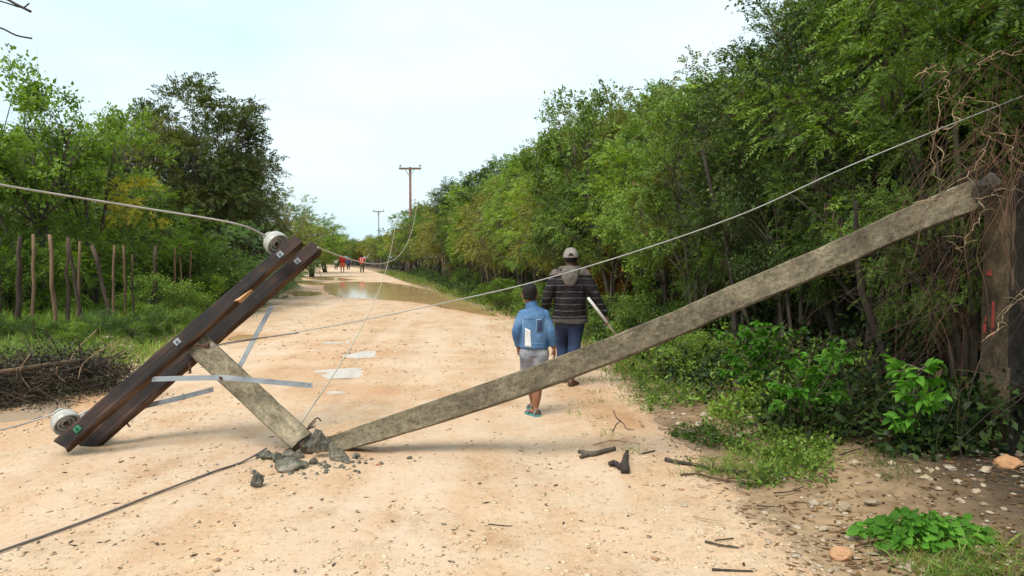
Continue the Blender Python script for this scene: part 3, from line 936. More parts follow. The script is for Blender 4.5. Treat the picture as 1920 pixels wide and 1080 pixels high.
RB = 'bushes on the right verge'
for k, px, base, top, ws, lab in [
    (3, 938, 582, 522, 1.2, 'bright green bush on the verge just left of the boy'),
    (3, 842, 512, 482, 1.4, 'bright green bush on the verge beside the largest puddle'),
    (3, 745, 508, 482, 1.4, 'small far bright bush right of the person in red vest'),
    (2, 1160, 640, 540, 1.0, 'leafy bush on the verge behind the white stick'),
    (2, 1215, 660, 540, 1.1, 'mid green bush above the long pole, right of the white stick'),
    (2, 1010, 596, 520, 1.1, 'dark green bush hidden behind the boy and man'),
    (2, 1300, 715, 610, 1.1, 'low green bush under the long pole, right of the man'),
    (2, 880, 545, 500, 1.4, 'low weedy bush on the verge above the puddle end')]:
    g = G(px, base)
    put_tree('bush', k, g.x, g.y, (base - top) / F * g.y * 1.02, lab, 'bush', RB, 'bush', ws)
PROTO['rust'] = [tree_meshes(75, H=2.2, W=1.8, base=.2, clumps=40, nf=22, pairs=8, ll=.085, lw=.045, broad=True, leaf='leaf_rust', crad=.28, stems=4, r0=.025)]
PH['rust'] = 2.2
g = G(1130, 610)
put_tree('rust', 0, g.x + .25, g.y, (610 - 455) / F * g.y, 'tall bush with yellow and orange tipped leaves right of the capped man', 'bush', RB, 'bush', .95)

# close saplings with leaves one can see
def sapling(seed, px, base, top, wpx, leaf, ll, lw, n_leaf, label, stems=3, name='sapling_plant', cat='plant'):
    rng = np.random.default_rng(seed)
    g = G(px, base)
    h = (base - top) / F * g.y; wd = wpx / F * g.y
    r = empty(name, (g.x, g.y, gz(g.x, g.y) - .01)); tag(r, label, cat)
    mb = MB(); O, D = [], []
    for s in range(stems):
        a = rng.uniform(0, 6.28); sp = wd * .38 * (0.2 + .8 * s / max(1, stems - 1))
        pts = [np.array([math.cos(a) * sp * q ** 1.4, math.sin(a) * sp * q ** 1.4, h * rng.uniform(.8, 1.0) * q]) for q in np.linspace(0, 1, 7)]
        mb.tube(pts, [.009 * (1 - .75 * q) for q in np.linspace(0, 1, 7)], 5)
        for k in range(9):
            q = rng.uniform(.3, 1.0); i_ = min(5, int(q * 6)); p = pts[i_] + (pts[i_ + 1] - pts[i_]) * (q * 6 - i_)
            bd = rng.normal(0, 1, 3); bd[2] = abs(bd[2]) * .5; bd /= np.linalg.norm(bd)
            bl = wd * .30 * rng.uniform(.5, 1.2)
            e = p + bd * bl
            mb.tube([p, (p + e) / 2 + np.array([0, 0, .02]), e], [.004, .003, .0015], 4)
            m_ = n_leaf // (stems * 9)
            for t_ in rng.uniform(.3, 1.05, m_):
                O.append(p + (e - p) * t_); v_ = bd * .7 + rng.normal(0, .7, 3); v_[2] -= .45; D.append(v_)
    mb.build('stem', M['bark_pale'], r, True)
    O = np.array(O); D = np.array(D); s = rng.uniform(.6, 1.2, len(O))
    V, Fc = place_leaves(O, D, rng.normal(0, .4, O.shape) + np.array([0, 0, 1.0]), ll * s, lw * s, LEAF6)
    link('foliage', leaf_mesh('foliage', V, Fc, M[leaf]), None, r)
    return r
sapling(1, 1405, 766, 608, 170, 'leaf_lush', .085, .048, 800, 'bright green leafy sapling, farthest of three in front of the dark thicket', 4)
sapling(2, 1497, 830, 676, 190, 'leaf_lush', .08, .046, 800, 'bushy bright green sapling, middle one of three before the dark thicket', 4)
sapling(3, 1705, 885, 688, 170, 'leaf_lush', .105, .058, 230, 'thin stemmed sapling with large bright leaves standing left of the stump', 2)

# creeping broad leafed plant in the corner
def creeper(seed, px, py, wpx, hgt, n_leaf, ll, label):
    rng = np.random.default_rng(seed)
    g = G(px, py); wd = wpx / F * g.y
    r = empty('creeping_plant', (g.x, g.y, gz(g.x, g.y))); tag(r, label, 'plant')
    mb = MB(); O, D = [], []
    for k in range(n_leaf):
        a = rng.uniform(0, 6.28); q = rng.uniform() ** .6
        x_, y_ = math.cos(a) * wd * .5 * q, math.sin(a) * wd * .32 * q
        z_ = hgt * (1 - q * q * .8) * rng.uniform(.45, 1.0)
        p = np.array([x_, y_, z_])
        mb.tube([np.array([x_ * .6, y_ * .6, 0]), (p + np.array([x_ * .6, y_ * .6, 0])) / 2 + np.array([0, 0, .02]), p], [.004, .003, .002], 4)
        O.append(p); D.append([math.cos(a) * .8 + rng.normal(0, .3), math.sin(a) * .8 - .3 + rng.normal(0, .3), rng.normal(-.15, .15)])
    mb.build('stem', M['leaf_lush'], r)
    O = np.array(O); D = np.array(D, float); s = rng.uniform(.3, 1.35, len(O))
    V, Fc = place_leaves(O, D, rng.normal(0, .55, O.shape) + np.array([0, -.25, 1.0]), ll * s, ll * .9 * s, LEAF6)
    link('foliage', leaf_mesh('foliage', V, Fc, M['leaf_lush']), None, r)
creeper(7, 1735, 1030, 250, .15, 330, .058, 'bright green broad leafed creeping plant on the stony corner by the stump')

# ------------------------------------------------------------------ the broken pole
def rect_pole(stations, jag0=0.0, jag1=0.0, seed=0, chamfer=.12):
    """stations: (centre, axis u, axis v, half u, half v)"""
    rng = random.Random(seed)
    rs = []
    n_ = len(stations)
    for i, (c, u, v_, hu, hv) in enumerate(stations):
        ring = []
        k = chamfer * min(hu, hv)
        pts = []
        cs = [(hu, -hv + k), (hu, hv - k), (hu - k, hv), (-hu + k, hv), (-hu, hv - k), (-hu, -hv + k), (-hu + k, -hv), (hu - k, -hv)]
        for a in range(8):
            p, q = cs[a], cs[(a + 1) % 8]
            pts.append(p)
            if a % 2 == 0 or True: pts.append(((p[0] + q[0]) / 2, (p[1] + q[1]) / 2))
        ax = u.cross(v_)
        for (a, b2) in pts:
            w_ = 1 + rng.uniform(-.02, .02)
            if rng.random() < .07: w_ -= rng.uniform(.03, .09)
            j = 0
            if i == 0 and jag0: j = rng.uniform(-jag0, jag0)
            if i == n_ - 1 and jag1: j = rng.uniform(-jag1, jag1)
            ring.append(c + u * a * w_ + v_ * b2 * w_ + ax * j)
        rs.append(ring)
    return rs
def pole_mesh(st, j0, j1, seed, mat, name='shaft'):
    rs = rect_pole(st, j0, j1, seed)
    me = bpy.data.meshes.new(name)
    k = len(rs[0])
    mb = MB(); mb.rings(rs)
    me = mb.mesh(name, M[mat])
    al = 0.0; G_ = []
    for i, (c, u, v_, hu, hv) in enumerate(st):
        if i: al += (c - st[i - 1][0]).length
        for q in rs[i]:
            d = q - c
            G_ += [al, d.dot(u) * 7, d.dot(v_) * 7]
    at_ = me.attributes.new('grain', 'FLOAT_VECTOR', 'POINT'); at_.data.foreach_set('vector', np.array(G_, dtype=np.float32))
    return me
def pole_stations(a, b2, roll, hu0, hv0, hu1, hv1, n_, wob=.0, seed=1):
    rng = random.Random(seed)
    ax = (b2 - a).normalized()
    v0 = Vector((0, 0, 1)) - ax * ax.z
    v0.normalize()
    u0 = v0.cross(ax).normalized()
    u = u0 * math.cos(roll) + v0 * math.sin(roll)
    v_ = ax.cross(u)
    if u.cross(v_).dot(ax) < 0: v_ = -v_
    o = []
    for i in range(n_ + 1):
        t_ = i / n_
        c = a.lerp(b2, t_) + u * rng.uniform(-wob, wob) + v_ * rng.uniform(-wob, wob)
        o.append((c, u, v_, hu0 + (hu1 - hu0) * t_, hv0 + (hv1 - hv0) * t_))
    return o
def rebar_bundle(parent, pts_list, r=.006):
    for pl in pts_list:
        mb = MB(); mb.tube(spline(pl, 5), r, 6)
        mb.build('rebar', M['rust'], parent, True)
# stump
sb = G(1916, 890)
sx, sy = sb.x + .0, sb.y + .12
rt = empty('pole_stump', (sx, sy, 0)); tag(rt, 'upright broken concrete pole stump with red paint marks at the right edge', 'utility pole')
st_h = 2.12
st = []
ang = math.radians(83)
u = Vector((math.cos(ang), -math.sin(ang), 0)); v_ = Vector((math.sin(ang), math.cos(ang), 0))
for i in range(13):
    t_ = i / 12
    hw = .165 - .02 * t_
    st.append((Vector((0.0 - .02 * t_, 0, -.15 + (st_h + .15) * t_)), u, v_, hw, hw))
M['concrete_shaded'] = concrete_mat('concrete_shaded', (.032, .027, .022), (.012, .011, .010), (.022, .02, .015), (.06, .05, .04))  # near-black stump concrete: shade painted into the colour of the camera-side face
sme = pole_mesh(st, 0, .09, 4, 'concrete_stump'); sme.materials.append(M['concrete_shaded'])
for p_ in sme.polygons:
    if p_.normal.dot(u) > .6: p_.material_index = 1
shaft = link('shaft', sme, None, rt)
def stumpface(du, z, wdt, hgt):   # a stroke of paint on the face towards the road and camera
    n_ = -u if False else -v_
    hw = .165 - .02 * ((z + .15) / (st_h + .15))
    c = Vector((-.02 * z / st_h, 0, z)) + n_ * (hw * 1.02 + .003) + u * du
    c = c + u * .0
    mbp = MB(); mbp.box(c, u * wdt, n_ * .002, Vector((0, 0, hgt))); mbp.build('paint_mark', M['red_paint'], rt)
pz = P(1855, 595, sy).z
for du, dz, a_, b3 in [(-.095, -.09, .014, .035), (-.012, .02, .013, .10), (-.015, -.12, .012, .02), (-.088, -.02, .008, .02), (-.06, .33, .03, .02)]:
    stumpface(du, pz + dz, a_, b3)
rebar_bundle(rt, [[(-.1, -.05, st_h - .1), (-.12, -.06, st_h + .05), (-.22, .0, st_h + .1)], [(.08, .05, st_h - .1), (.09, .05, st_h + .1), (.02, .02, st_h + .2)], [(.05, -.08, st_h - .1), (.06, -.1, st_h + .16)]])
# long section: leans from the stump top down to the road
CL = [(632, 832, .074), (700, 811, .084), (790, 782, .091), (880, 753, .096), (1004, 711, .098), (1120, 667, .097), (1240, 620, .096), (1376, 560, .097), (1563, 481, .099), (1718, 409, .101), (1815, 372, .108)]
PXS = np.linspace(632, 1815, 44)
cpts = [P(q, np.interp(q, [c[0] for c in CL], [c[1] for c in CL]), 6.42 + (5.75 - 6.42) * (q - 632) / 1183) for q in PXS]
for it in range(3):
    cpts = [cpts[0]] + [(cpts[i - 1] + cpts[i] * 2 + cpts[i + 1]) / 4 for i in range(1, len(cpts) - 1)] + [cpts[-1]]
B, A = cpts[0], cpts[-1]
lp = empty('fallen_pole', (B.x, B.y, 0)); tag(lp, 'long weathered concrete pole section slanting from the road up to the stump', 'utility pole')
st0 = pole_stations(B, A, math.radians(-10), .09, .09, .12, .1, len(cpts) - 1, .003, 3)
st = []
for c, (c0, u, v_, h1, h2), q in zip(cpts, st0, PXS):
    hv = np.interp(q, [z[0] for z in CL], [z[2] for z in CL])
    st.append((c - Vector((B.x, B.y, 0)), u, v_, hv * 1.02, hv))
shaft = link('shaft', pole_mesh(st, .03, .06, 8, 'concrete'), None, lp)
ax = (A - B).normalized(); e0 = B - Vector((B.x, B.y, 0)); e1 = A - Vector((B.x, B.y, 0))
# broken neck with a rough core and rebars at the road end
mb = MB()
rngp = random.Random(3)
for k in range(5):
    c = e0 - ax * (.015 + .05 * k) + Vector((0, 0, rngp.uniform(-.03, .02)))
    s_ = .075 - .008 * k
    vs = []
bm = bmesh.new()
def chunk_bm(bm, c, s_, seed, sub=2, sq=(1, 1, 1)):
    sub = max(sub, 3)
    r_ = bmesh.ops.create_icosphere(bm, subdivisions=sub, radius=1.0)
    o_ = Vector((seed * 3.7, seed * 1.3, seed))
    for v__ in r_['verts']:
        d_ = v__.co.normalized()
        # cut by random planes for facets
        k_ = 1.0
        rr = random.Random(seed)
        for q in range(15):
            n__ = Vector((rr.uniform(-1, 1), rr.uniform(-1, 1), rr.uniform(-1, 1))).normalized()
            dd = rr.uniform(.5, .86)
            pr_ = d_.dot(n__)
            if pr_ > 1e-3: k_ = min(k_, dd / pr_)
        k_ *= 1 + .10 * noise.noise(d_ * 2.5 + o_) + .12 * noise.noise(d_ * 6 + o_) + .07 * noise.noise(d_ * 14 + o_)
        p_ = d_ * k_
        v__.co = Vector((p_.x * s_ * sq[0], p_.y * s_ * sq[1], p_.z * s_ * sq[2])) + Vector(c)
for k in range(4):
    chunk_bm(bm, e0 - ax * (.02 + .05 * k) + Vector((0, rngp.uniform(-.02, .02), rngp.uniform(-.02, .015))), .095 - .012 * k, 40 + k)
me = bpy.data.meshes.new('broken_core'); bm.to_mesh(me); bm.free(); me.materials.append(M['concrete_broken'])
link('broken_core', me, None, lp)
rebar_bundle(lp, [[e0, e0 - ax * .12 + Vector((0, -.03, .02)), e0 - ax * .22 + Vector((0, -.05, -.06))],
                  [e0 + Vector((0, 0, .05)), e0 - ax * .12 + Vector((.02, -.02, .10)), e0 - ax * .2 + Vector((0, 0, .05))],
                  [e0 + Vector((0, 0, .03)), e0 - ax * .1 + Vector((0, .04, .04)), e0 - ax * .25 + Vector((0, .05, .0))]])
bm = bmesh.new()
for k in range(3):
    chunk_bm(bm, e1 + ax * (.03 + .07 * k) + Vector((0, 0, .03 * k)), .11 - .012 * k, 60 + k)
me = bpy.data.meshes.new('broken_core'); bm.to_mesh(me); bm.free(); me.materials.append(M['concrete_broken'])
link('broken_core', me, None, lp)

# pole top with its double crossarm
A0 = Vector((-3.64, 6.2, .075)); A1 = P(563, 452, 6.95)
J = A0.lerp(A1, .505)
Bt = P(566, 828, 6.3)
a = (A1 - A0).normalized()
p = (Bt - J); p = (p - a * p.dot(a)).normalized()
nA = p.cross(a).normalized()
if nA.y > 0: nA = -nA
tp = empty('broken_pole_top', (J.x, J.y, 0)); tag(tp, 'broken off pole top with dark wooden double crossarm, one arm tip on the road', 'utility pole')
def loc(v__): return Vector(v__) - Vector((J.x, J.y, 0))
GAP = .17
Jp = J - nA * GAP                      # pole axis between the arms
st = []
top0 = Jp - p * .06
pl = (Bt - top0).length
pdir = (Bt - top0).normalized()
pu = (nA - pdir * nA.dot(pdir)).normalized(); pv = pdir.cross(pu)
for i in range(12):
    t_ = i / 11
    st.append((loc(top0 + pdir * pl * t_), pu, pv, .1, .105 - .006 * t_))
link('shaft', pole_mesh(st, .004, .05, 12, 'concrete_pale'), None, tp)
bm = bmesh.new()
for k in range(3):
    chunk_bm(bm, loc(Bt + pdir * (.0 + .045 * k)), .1 - .014 * k, 80 + k)
me = bpy.data.meshes.new('broken_core'); bm.to_mesh(me); bm.free(); me.materials.append(M['concrete_broken']); link('broken_core', me, None, tp)
bl = loc(Bt)
rebar_bundle(tp, [[bl, bl + Vector((.06, -.04, .02)), bl + Vector((.16, -.05, .06)), bl + Vector((.2, -.05, -.02))],
                  [bl + Vector((.02, 0, .06)), bl + Vector((.07, 0, .14)), bl + Vector((.13, -.02, .2)), bl + Vector((.16, .0, .17))],
                  [bl, bl + Vector((-.06, -.05, -.03)), bl + Vector((-.12, -.08, -.06))],
                  [bl, bl + Vector((.04, -.08, .03)), bl + Vector((.02, -.12, -.04))]])
mb = MB()
q0 = bl + Vector((.03, 0, .09))
for k in range(7):
    d_ = Vector((rngp.uniform(.02, .1), rngp.uniform(-.05, .05), rngp.uniform(.02, .1)))
    mb.tube([q0, q0 + d_ * .5 + Vector((.01, 0, .01)), q0 + d_], .004, 4)
mb.build('frayed_wire', M['wire_dark'], tp)
# timber arms
def timber(c0, c1, hw, ht, seed, notch=None):
    rng = random.Random(seed)
    ax_ = (c1 - c0).normalized(); L = (c1 - c0).length
    rs = []
    n_ = 26
    for i in range(n_ + 1):
        t_ = i / n_
        c = c0 + ax_ * L * t_
        k = .014
        h1, h2 = hw, ht
        lowcut = 0
        if notch and notch[0] < t_: lowcut = notch[1]
        pts = [(h1, -h2 + k), (h1, h2 - k), (h1 - k, h2), (-h1 + k, h2), (-h1, h2 - k), (-h1, -h2 + k), (-h1 + k, -h2), (h1 - k, -h2)]
        ring = []
        for (x_, y_) in pts:
            if x_ > 0: x_ -= lowcut
            w_ = 1 + rng.uniform(-.03, .03) - (.10 if rng.random() < .06 else 0)
            ring.append((x_ * w_, y_ * w_, t_ * L + (rng.uniform(-.02, .02) if i in (0, n_) else 0)))
        rs.append(ring)
    # local frame: x along arm, y = p side, z = nA side
    mb = MB()
    mb.rings([[(z_, x_, y_) for (x_, y_, z_) in r_] for r_ in rs])
    me_ = mb.mesh('crossarm', [M['timber'], M['timber_brown']])
    for p_ in me_.polygons:
        if p_.normal.y > .5: p_.material_index = 1
    o = link('crossarm', me_, None, tp)
    R = Matrix((ax_, p, nA)).transposed().to_4x4()
    o.matrix_local = Matrix.Translation(loc(c0)) @ R
    return o
HB, HA = .069, .048   # half width along p, half thickness along nA
arm1 = timber(A0 + nA * 0.0, A1, HB, HA, 5, (.70, .02))
off = nA * -(GAP * 2)
arm2 = timber(A0 + a * .02 + off, A1 + a * .10 + off, HB, HA, 6)
# splinter of raw wood
mb = MB()
c = A0.lerp(A1, .70) + p * (HB - .022) + nA * (HA * .3)
mb.add([loc(c - a * .02 + nA * .045), loc(c + a * .16 + p * .018 + nA * .03), loc(c + a * .02 + p * .026 + nA * .045), loc(c - a * .02 - nA * .03), loc(c + a * .16 + p * .018 - nA * .02), loc(c + a * .02 + p * .026 - nA * .03)],
       [(0, 1, 2), (3, 5, 4), (0, 3, 4, 1), (1, 4, 5, 2), (2, 5, 3, 0)])
mb.build('splinter', M['wood_raw'], tp)
# bolts with square washers
for (t_, base_off, offp) in [(.47, 0, -.01), (.915, 0, -.005), (.955, -GAP * 2, .0), (.07, 0, .0)]:
    c = A0.lerp(A1, t_) + nA * (base_off + HA) + p * offp
    mb = MB()
    mb.box(loc(c + nA * .004), a * .026, p * .026, nA * .004)
    mb.lathe(loc(c), nA, [(.011, .008), (.011, .02), (.006, .021), (.006, .045), (.0, .046)], 6)
    mb.build('bolt', M['green_paint'] if t_ == .07 else M['steel'], tp)
mb = MB(); c = A0.lerp(A1, .16) + p * HB + off
mb.tube([loc(c), loc(c + p * .05)], .008, 6); mb.build('bolt', M['rust'], tp)
mb = MB(); c = J + p * (HB + .02) - nA * .1
mb.tube([loc(c - a * .12 + p * .02), loc(c - a * .14 + p * .13 + Vector((-.05, 0, -.04)))], .012, 6); mb.build('bolt', M['rust'], tp)
# insulators
def insulator(c, axis):
    axis = Vector(axis).normalized()
    r_ = empty('insulator', loc(c)); r_.parent = tp
    mb = MB()
    mb.lathe((0, 0, 0), axis, [(.0, .075), (.022, .07), (.026, .03), (.036, .028), (.040, .066), (.052, .068), (.056, .024), (.066, .022), (.071, .066), (.084, .066), (.092, .012), (.103, .010), (.107, .022), (.106, .07), (.098, .10), (.075, .125), (.05, .135), (.045, .15), (.052, .16), (.05, .178), (.036, .19), (0, .194)], 32)
    mb.build('bell', M['porcelain'], r_, True)
    mb = MB()
    mb.lathe((0, 0, 0), axis, [(0, -.05), (.014, -.05), (.014, .08), (0, .081)], 10)
    mb.build('pin', M['rust'], r_, True)
    mb = MB()
    x = axis.orthogonal().normalized(); y_ = axis.cross(x)
    mb.tube([axis * .153 + (x * math.cos(q) + y_ * math.sin(q)) * .052 for q in np.linspace(0, 6.28, 16)], .006, 5)
    mb.tube([axis * .155 + x * .05, axis * .2 + x * .08, axis * .24 + x * .04], .0035, 4)
    mb.tube([axis * .155 - x * .05, axis * .19 - y_ * .06, axis * .25 - y_ * .03], .0035, 4)
    mb.build('tie_wire', M['wire_dark'], r_, True)
    return r_
IA = -p
ins_c = []
for (t_, o_) in [(.935, 0), (.965, -GAP * 2), (.05, 0), (.075, -GAP * 2)]:
    c = A0.lerp(A1, t_) + nA * o_ + IA * (HB + .03)
    insulator(c, IA - nA * .38); ins_c.append(c + (IA - nA * .38).normalized() * .155)
# flat steel braces
def strap(pts, wdir_fn, hw=.02, ht=.003, parent=tp, name='brace', mat='steel', holes=True):
    mb = MB()
    pts = [Vector(q) for q in pts]
    rs = []
    for i, q in enumerate(pts):
        t_ = (pts[min(i + 1, len(pts) - 1)] - pts[max(i - 1, 0)]).normalized()
        n__ = Vector(wdir_fn) - t_ * t_.dot(Vector(wdir_fn)); n__.normalize()
        s_ = t_.cross(n__)
        rs.append([loc(q + s_ * hw + n__ * ht), loc(q - s_ * hw + n__ * ht), loc(q - s_ * hw - n__ * ht), loc(q + s_ * hw - n__ * ht)])
    mb.rings(rs)
    if holes:
        for q, nx in ((pts[0], pts[1]), (pts[-1], pts[-2])):
            d_ = (nx - q).normalized()
            n__ = Vector(wdir_fn) - d_ * d_.dot(Vector(wdir_fn)); n__.normalize()
            mb.lathe(loc(q + d_ * .03 + n__ * (ht + .0005)), n__, [(.008, 0), (.008, .0015), (0, .0016)], 8, 1)
    return mb.build(name, [M[mat], M['wire_dark']], parent)
f_ = 6.36
strap([P(285, 711, 6.42), P(350, 709, 6.36), P(418, 708, 6.27), P(455, 711, 6.26), P(520, 717, 6.3), P(586, 723, 6.36)], (0, -1, .35), .021)
mb = MB(); q = P(414, 709, 6.26); mb.lathe(loc(q), (0, -1, .35), [(.014, 0), (.014, .012), (.007, .013), (.007, .03), (0, .031)], 6); mb.build('bolt', M['rust'], tp)
strap([P(265, 763, 6.75), P(330, 748, 6.7), P(400, 730, 6.66)], (0, -1, .3), .021)
strap([P(510, 574, 6.9), P(478, 632, 6.78), P(440, 705, 6.62)], (-.2, -1, .2), .021)
# stay clamp on the pole head
mb = MB(); q = P(385, 649, 6.5)
mb.tube([P(368, 646, 6.52), q], .012, 6); mb.lathe(q, (1, 0, .2), [(.0, -.01), (.02, -.01), (.02, .03), (0, .031)], 8)
mb.v = [tuple(loc(x_)) for x_ in mb.v]; mb.build('stay_clamp', M['rust'], tp)

# ------------------------------------------------------------------ wires
def wire(pts, r, mat, label, k=10, name='wire'):
    mb = MB(); mb.tube(spline(pts, k), r, 6)
    o = mb.build(name, M[mat], None, True); tag(o, label, 'wire')
    return o
wire([P(-420, 255, 4.6), P(-200, 303, 5.2), P(0, 346, 5.8), P(250, 387, 6.4), P(440, 419, 6.75), ins_c[0]], .0085, 'wire', 'thick grey conductor running from the left picture edge to the upper insulators')
def para(p0, p1, b, c, n_=40):
    o = []
    for i in range(n_ + 1):
        t_ = (i / n_) ** 1.6
        q = p0.lerp(p1, t_); q.z = p0.z + b * t_ + c * t_ * t_
        o.append(q)
    return o
D1 = 72.0
TP = P(770, 500, D1); TPZ = P(770, 315, D1).z
s0 = P(596, 464, 7.1); e0_ = P(789, 312, D1)
cc = 11.5; wire(para(s0, e0_, (e0_.z - s0.z) - cc, cc), .0085, 'wire_tan', 'drooping wire curving from the crossarm tip up to the nearer standing pole', 2)
s0 = P(562, 796, 6.42); e0_ = P(752, 314, D1); cc = 10.3
wire(para(s0, e0_, (e0_.z - s0.z) - cc, cc), .009, 'wire_tan', 'thin wire from the nearer standing pole down to the break in the pole', 2)
wire([P(721, 399, 145), P(712, 437, 130), P(700, 462, 112), P(686, 486, 98), P(672, 506, 92)], .022, 'wire_tan', 'far wire slanting down from the farther standing pole behind the red vest', 6)
wire([P(388, 651, 6.52), P(520, 629, 6.45), P(680, 600, 6.38), P(850, 564, 6.3), P(1000, 529, 6.23), P(1200, 469, 6.13), P(1400, 398, 6.03), P(1600, 308, 5.93), P(1880, 195, 5.8), P(2100, 110, 5.7)], .0052, 'wire_bright', 'long pale stay wire sweeping from the pole top across the walkers into the vines')
wire([P(388, 654, 6.5), P(430, 642, 6.48), P(560, 624, 6.43)], .006, 'wire_dark', 'short dark wire tail lying along the stay near its clamp')
wire([ins_c[3], ins_c[2] + Vector((-.02, -.01, .01)), P(60, 790, 6.3), P(0, 806, 6.1), P(-220, 850, 5.4)], .009, 'wire', 'grey wire from the lower insulators to the left picture edge')
gl = []
for q in [(500, 852), (455, 868), (400, 889), (300, 929), (200, 968), (100, 1003), (0, 1039), (-140, 1090)]:
    g = G(*q); g.z = gz(g.x, g.y) + .018; gl.append(g)
gl[0].z += .05
wire(gl, .0075, 'wire_dark', 'dark wire lying along the ground from the break to the lower left corner')
gl = []
for q in [(395, 668), (370, 690), (345, 705)]:
    gl.append(P(q[0], q[1], 6.75))
# standing poles far along the road
def standing_pole(px, d, ytop, arm_px, mat, label):
    x, y_ = (px - 960) / F * d, d
    zt = P(px, ytop, d).z
    r_ = empty('standing_pole', (x, y_, 0)); tag(r_, label, 'utility pole', 'standing poles along the road')
    mb = MB(); mb.tube([(0, 0, 0), (0, 0, zt * .5), (0, 0, zt)], [.15, .13, .115], 8); mb.build('shaft', M[mat], r_, True)
    hw = arm_px / 2 / F * d
    mb = MB()
    for s_ in (-1, 1): mb.box((0, s_ * .21, zt - .15), (hw, 0, 0), (0, .045, 0), (0, 0, .065))
    mb.build('crossarm', M['post_tan'], r_)
    for s_ in (-.9, .9):
        mb = MB(); mb.lathe((s_ * hw, 0, zt - .04), (0, 0, 1), [(.03, 0), (.03, .1), (.14, .12), (.14, .2), (.06, .26), (.07, .34), (0, .36)], 10)
        mb.build('insulator', M['porcelain'], r_, True)
    mb = MB()
    for s_ in (-1, 1): mb.tube([(s_ * hw * .45, -.28, zt - .2), (0, -.24, zt - .9)], .03, 4)
    mb.build('brace', M['steel'], r_)
M['pole_brown'] = plain('pole_brown', (.17, .09, .07), (.27, .15, .12), 5, .9, .3)
M['pole_grey'] = plain('pole_grey', (.22, .22, .22), (.32, .31, .3), 5, .9, .3)
standing_pole(770, D1, 313, 41, 'pole_brown', 'nearer standing brown pole with a T crossarm above the right hand trees')
standing_pole(710.5, 145, 395, 21, 'pole_grey', 'farther grey standing pole, small above the end of the road')

# ------------------------------------------------------------------ rubble, stones, sticks
def chunk(name, px, py, rpx, seed, mat, label, cat, group=None, sq=(1, .9, .75), sub=2, sink=.2, z=0.0):
    g = G(px, py); s_ = rpx / F * g.y
    bm = bmesh.new(); chunk_bm(bm, (0, 0, 0), s_, seed, sub, sq)
    me = bpy.data.meshes.new(name); bm.to_mesh(me); bm.free(); me.materials.append(M[mat])
    o = link(name, me); o.location = (g.x, g.y, gz(g.x, g.y) + s_ * sq[2] * .7 * (1 - sink) + z); o.rotation_euler = (0, 0, seed * 1.7)
    tag(o, label, cat, group); return o
RUB = 'broken concrete chunks under the pole'
for px, py, r_, sq, lab in [
    (547, 882, 30, (1.15, .8, .6), 'wide dark concrete chunk lying in front of the break'),
    (566, 878, 18, (1, .9, .6), 'small dark concrete chunk right against the wide one'),
    (497, 858, 22, (1.2, .8, .55), 'flat concrete chunk at the left end of the rubble by the ground wire'),
    (520, 862, 17, (1.1, .7, .7), 'pale edged concrete chunk between the flat one and the pole top'),
    (597, 858, 26, (.8, .8, 1.1), 'upright concrete chunk between the two broken pole ends'),
    (632, 864, 21, (1, .8, .8), 'dark rounded chunk under the road end of the long pole'),
    (482, 911, 20, (.9, .8, .85), 'wedge shaped concrete chunk lying apart, nearest the camera'),
    (476, 885, 9, (1, .8, .6), 'tiny concrete chunk above the wedge shaped one'),
    (575, 845, 18, (1.1, .8, .8), 'rough concrete chunk wedged beneath the broken pole top'),
    (648, 868, 12, (1, .8, .7), 'small grey chunk at the right end of the rubble'),
    (668, 858, 12, (1.2, .8, .6), 'small pinkish chunk peeping from under the long pole'),
    (540, 856, 14, (1.1, .8, .7), 'dark chunk in the middle of the rubble'),
    (586, 872, 10, (1.1, .8, .8), 'small jagged chunk left of the upright one'),
    (528, 876, 9, (1.1, .8, .7), 'small chunk in front of the pale edged one'),
    (606, 845, 15, (1, .9, .9), 'rough chunk bridging the two broken pole ends'),
    (560, 858, 12, (1.1, .8, .9), 'small dark chunk in the shade of the broken pole top'),
    (640, 878, 8, (1.1, .9, .7), 'little grey chunk in front of the road end of the long pole'),
    (612, 878, 9, (1.1, .8, .6), 'little dark crumb in front of the upright chunk')]:
    chunk('concrete_chunk', px, py, r_ * .95, px, 'concrete_broken', lab, 'rubble', RUB, (sq[0], sq[1], sq[2] * 1.25), z=.05 if px in (575, 597) else 0)
frr = random.Random(44)
for i in range(80):
    px, py = frr.gauss(580, 50), frr.gauss(872, 13)
    if i > 66: px, py = frr.uniform(640, 780), frr.gauss(862, 6)
    chunk('concrete_crumb', px, py, frr.uniform(2.2, 7), 700 + i, 'concrete_broken' if frr.random() < .7 else 'stone', 'small crumb of broken concrete strewn round the break in the pole', 'rubble', 'crumbs round the break', (1.1, .9, .7), 2)
ST = 'pale stones on the right verge'
hero = [(1575, 1052, 26, 'stone_orange', 'flat orange stone at the lower edge beside the creeping plant'),
        (1887, 918, 26, 'stone_orange', 'large orange brown stone at the foot of the stump'),
        (1672, 901, 12, 'stone', 'round yellowish stone below the thin stemmed sapling'),
        (1734, 932, 13, 'stone', 'round pale stone in front of the stump, right of the yellowish one'),
        (1582, 968, 22, 'stone', 'largest of the white stones clustered on the bare soil verge'),
        (1404, 799, 11, 'stone', 'lone pale stone in the verge weeds right of the path'),
        (1845, 880, 18, 'stone', 'upright pale stone leaning against the stump base'),
        (1636, 964, 17, 'stone', 'pale stone right of the largest clustered one'),
        (1810, 872, 24, 'stone', 'broad grey white rock just left of the stump')]
for i, (px, py, r_, mt, lab) in enumerate(hero):
    chunk('stone', px, py, r_, 200 + i, mt, lab, 'stone', ST, (1.1, .85, .6), 3)
srng = random.Random(9)
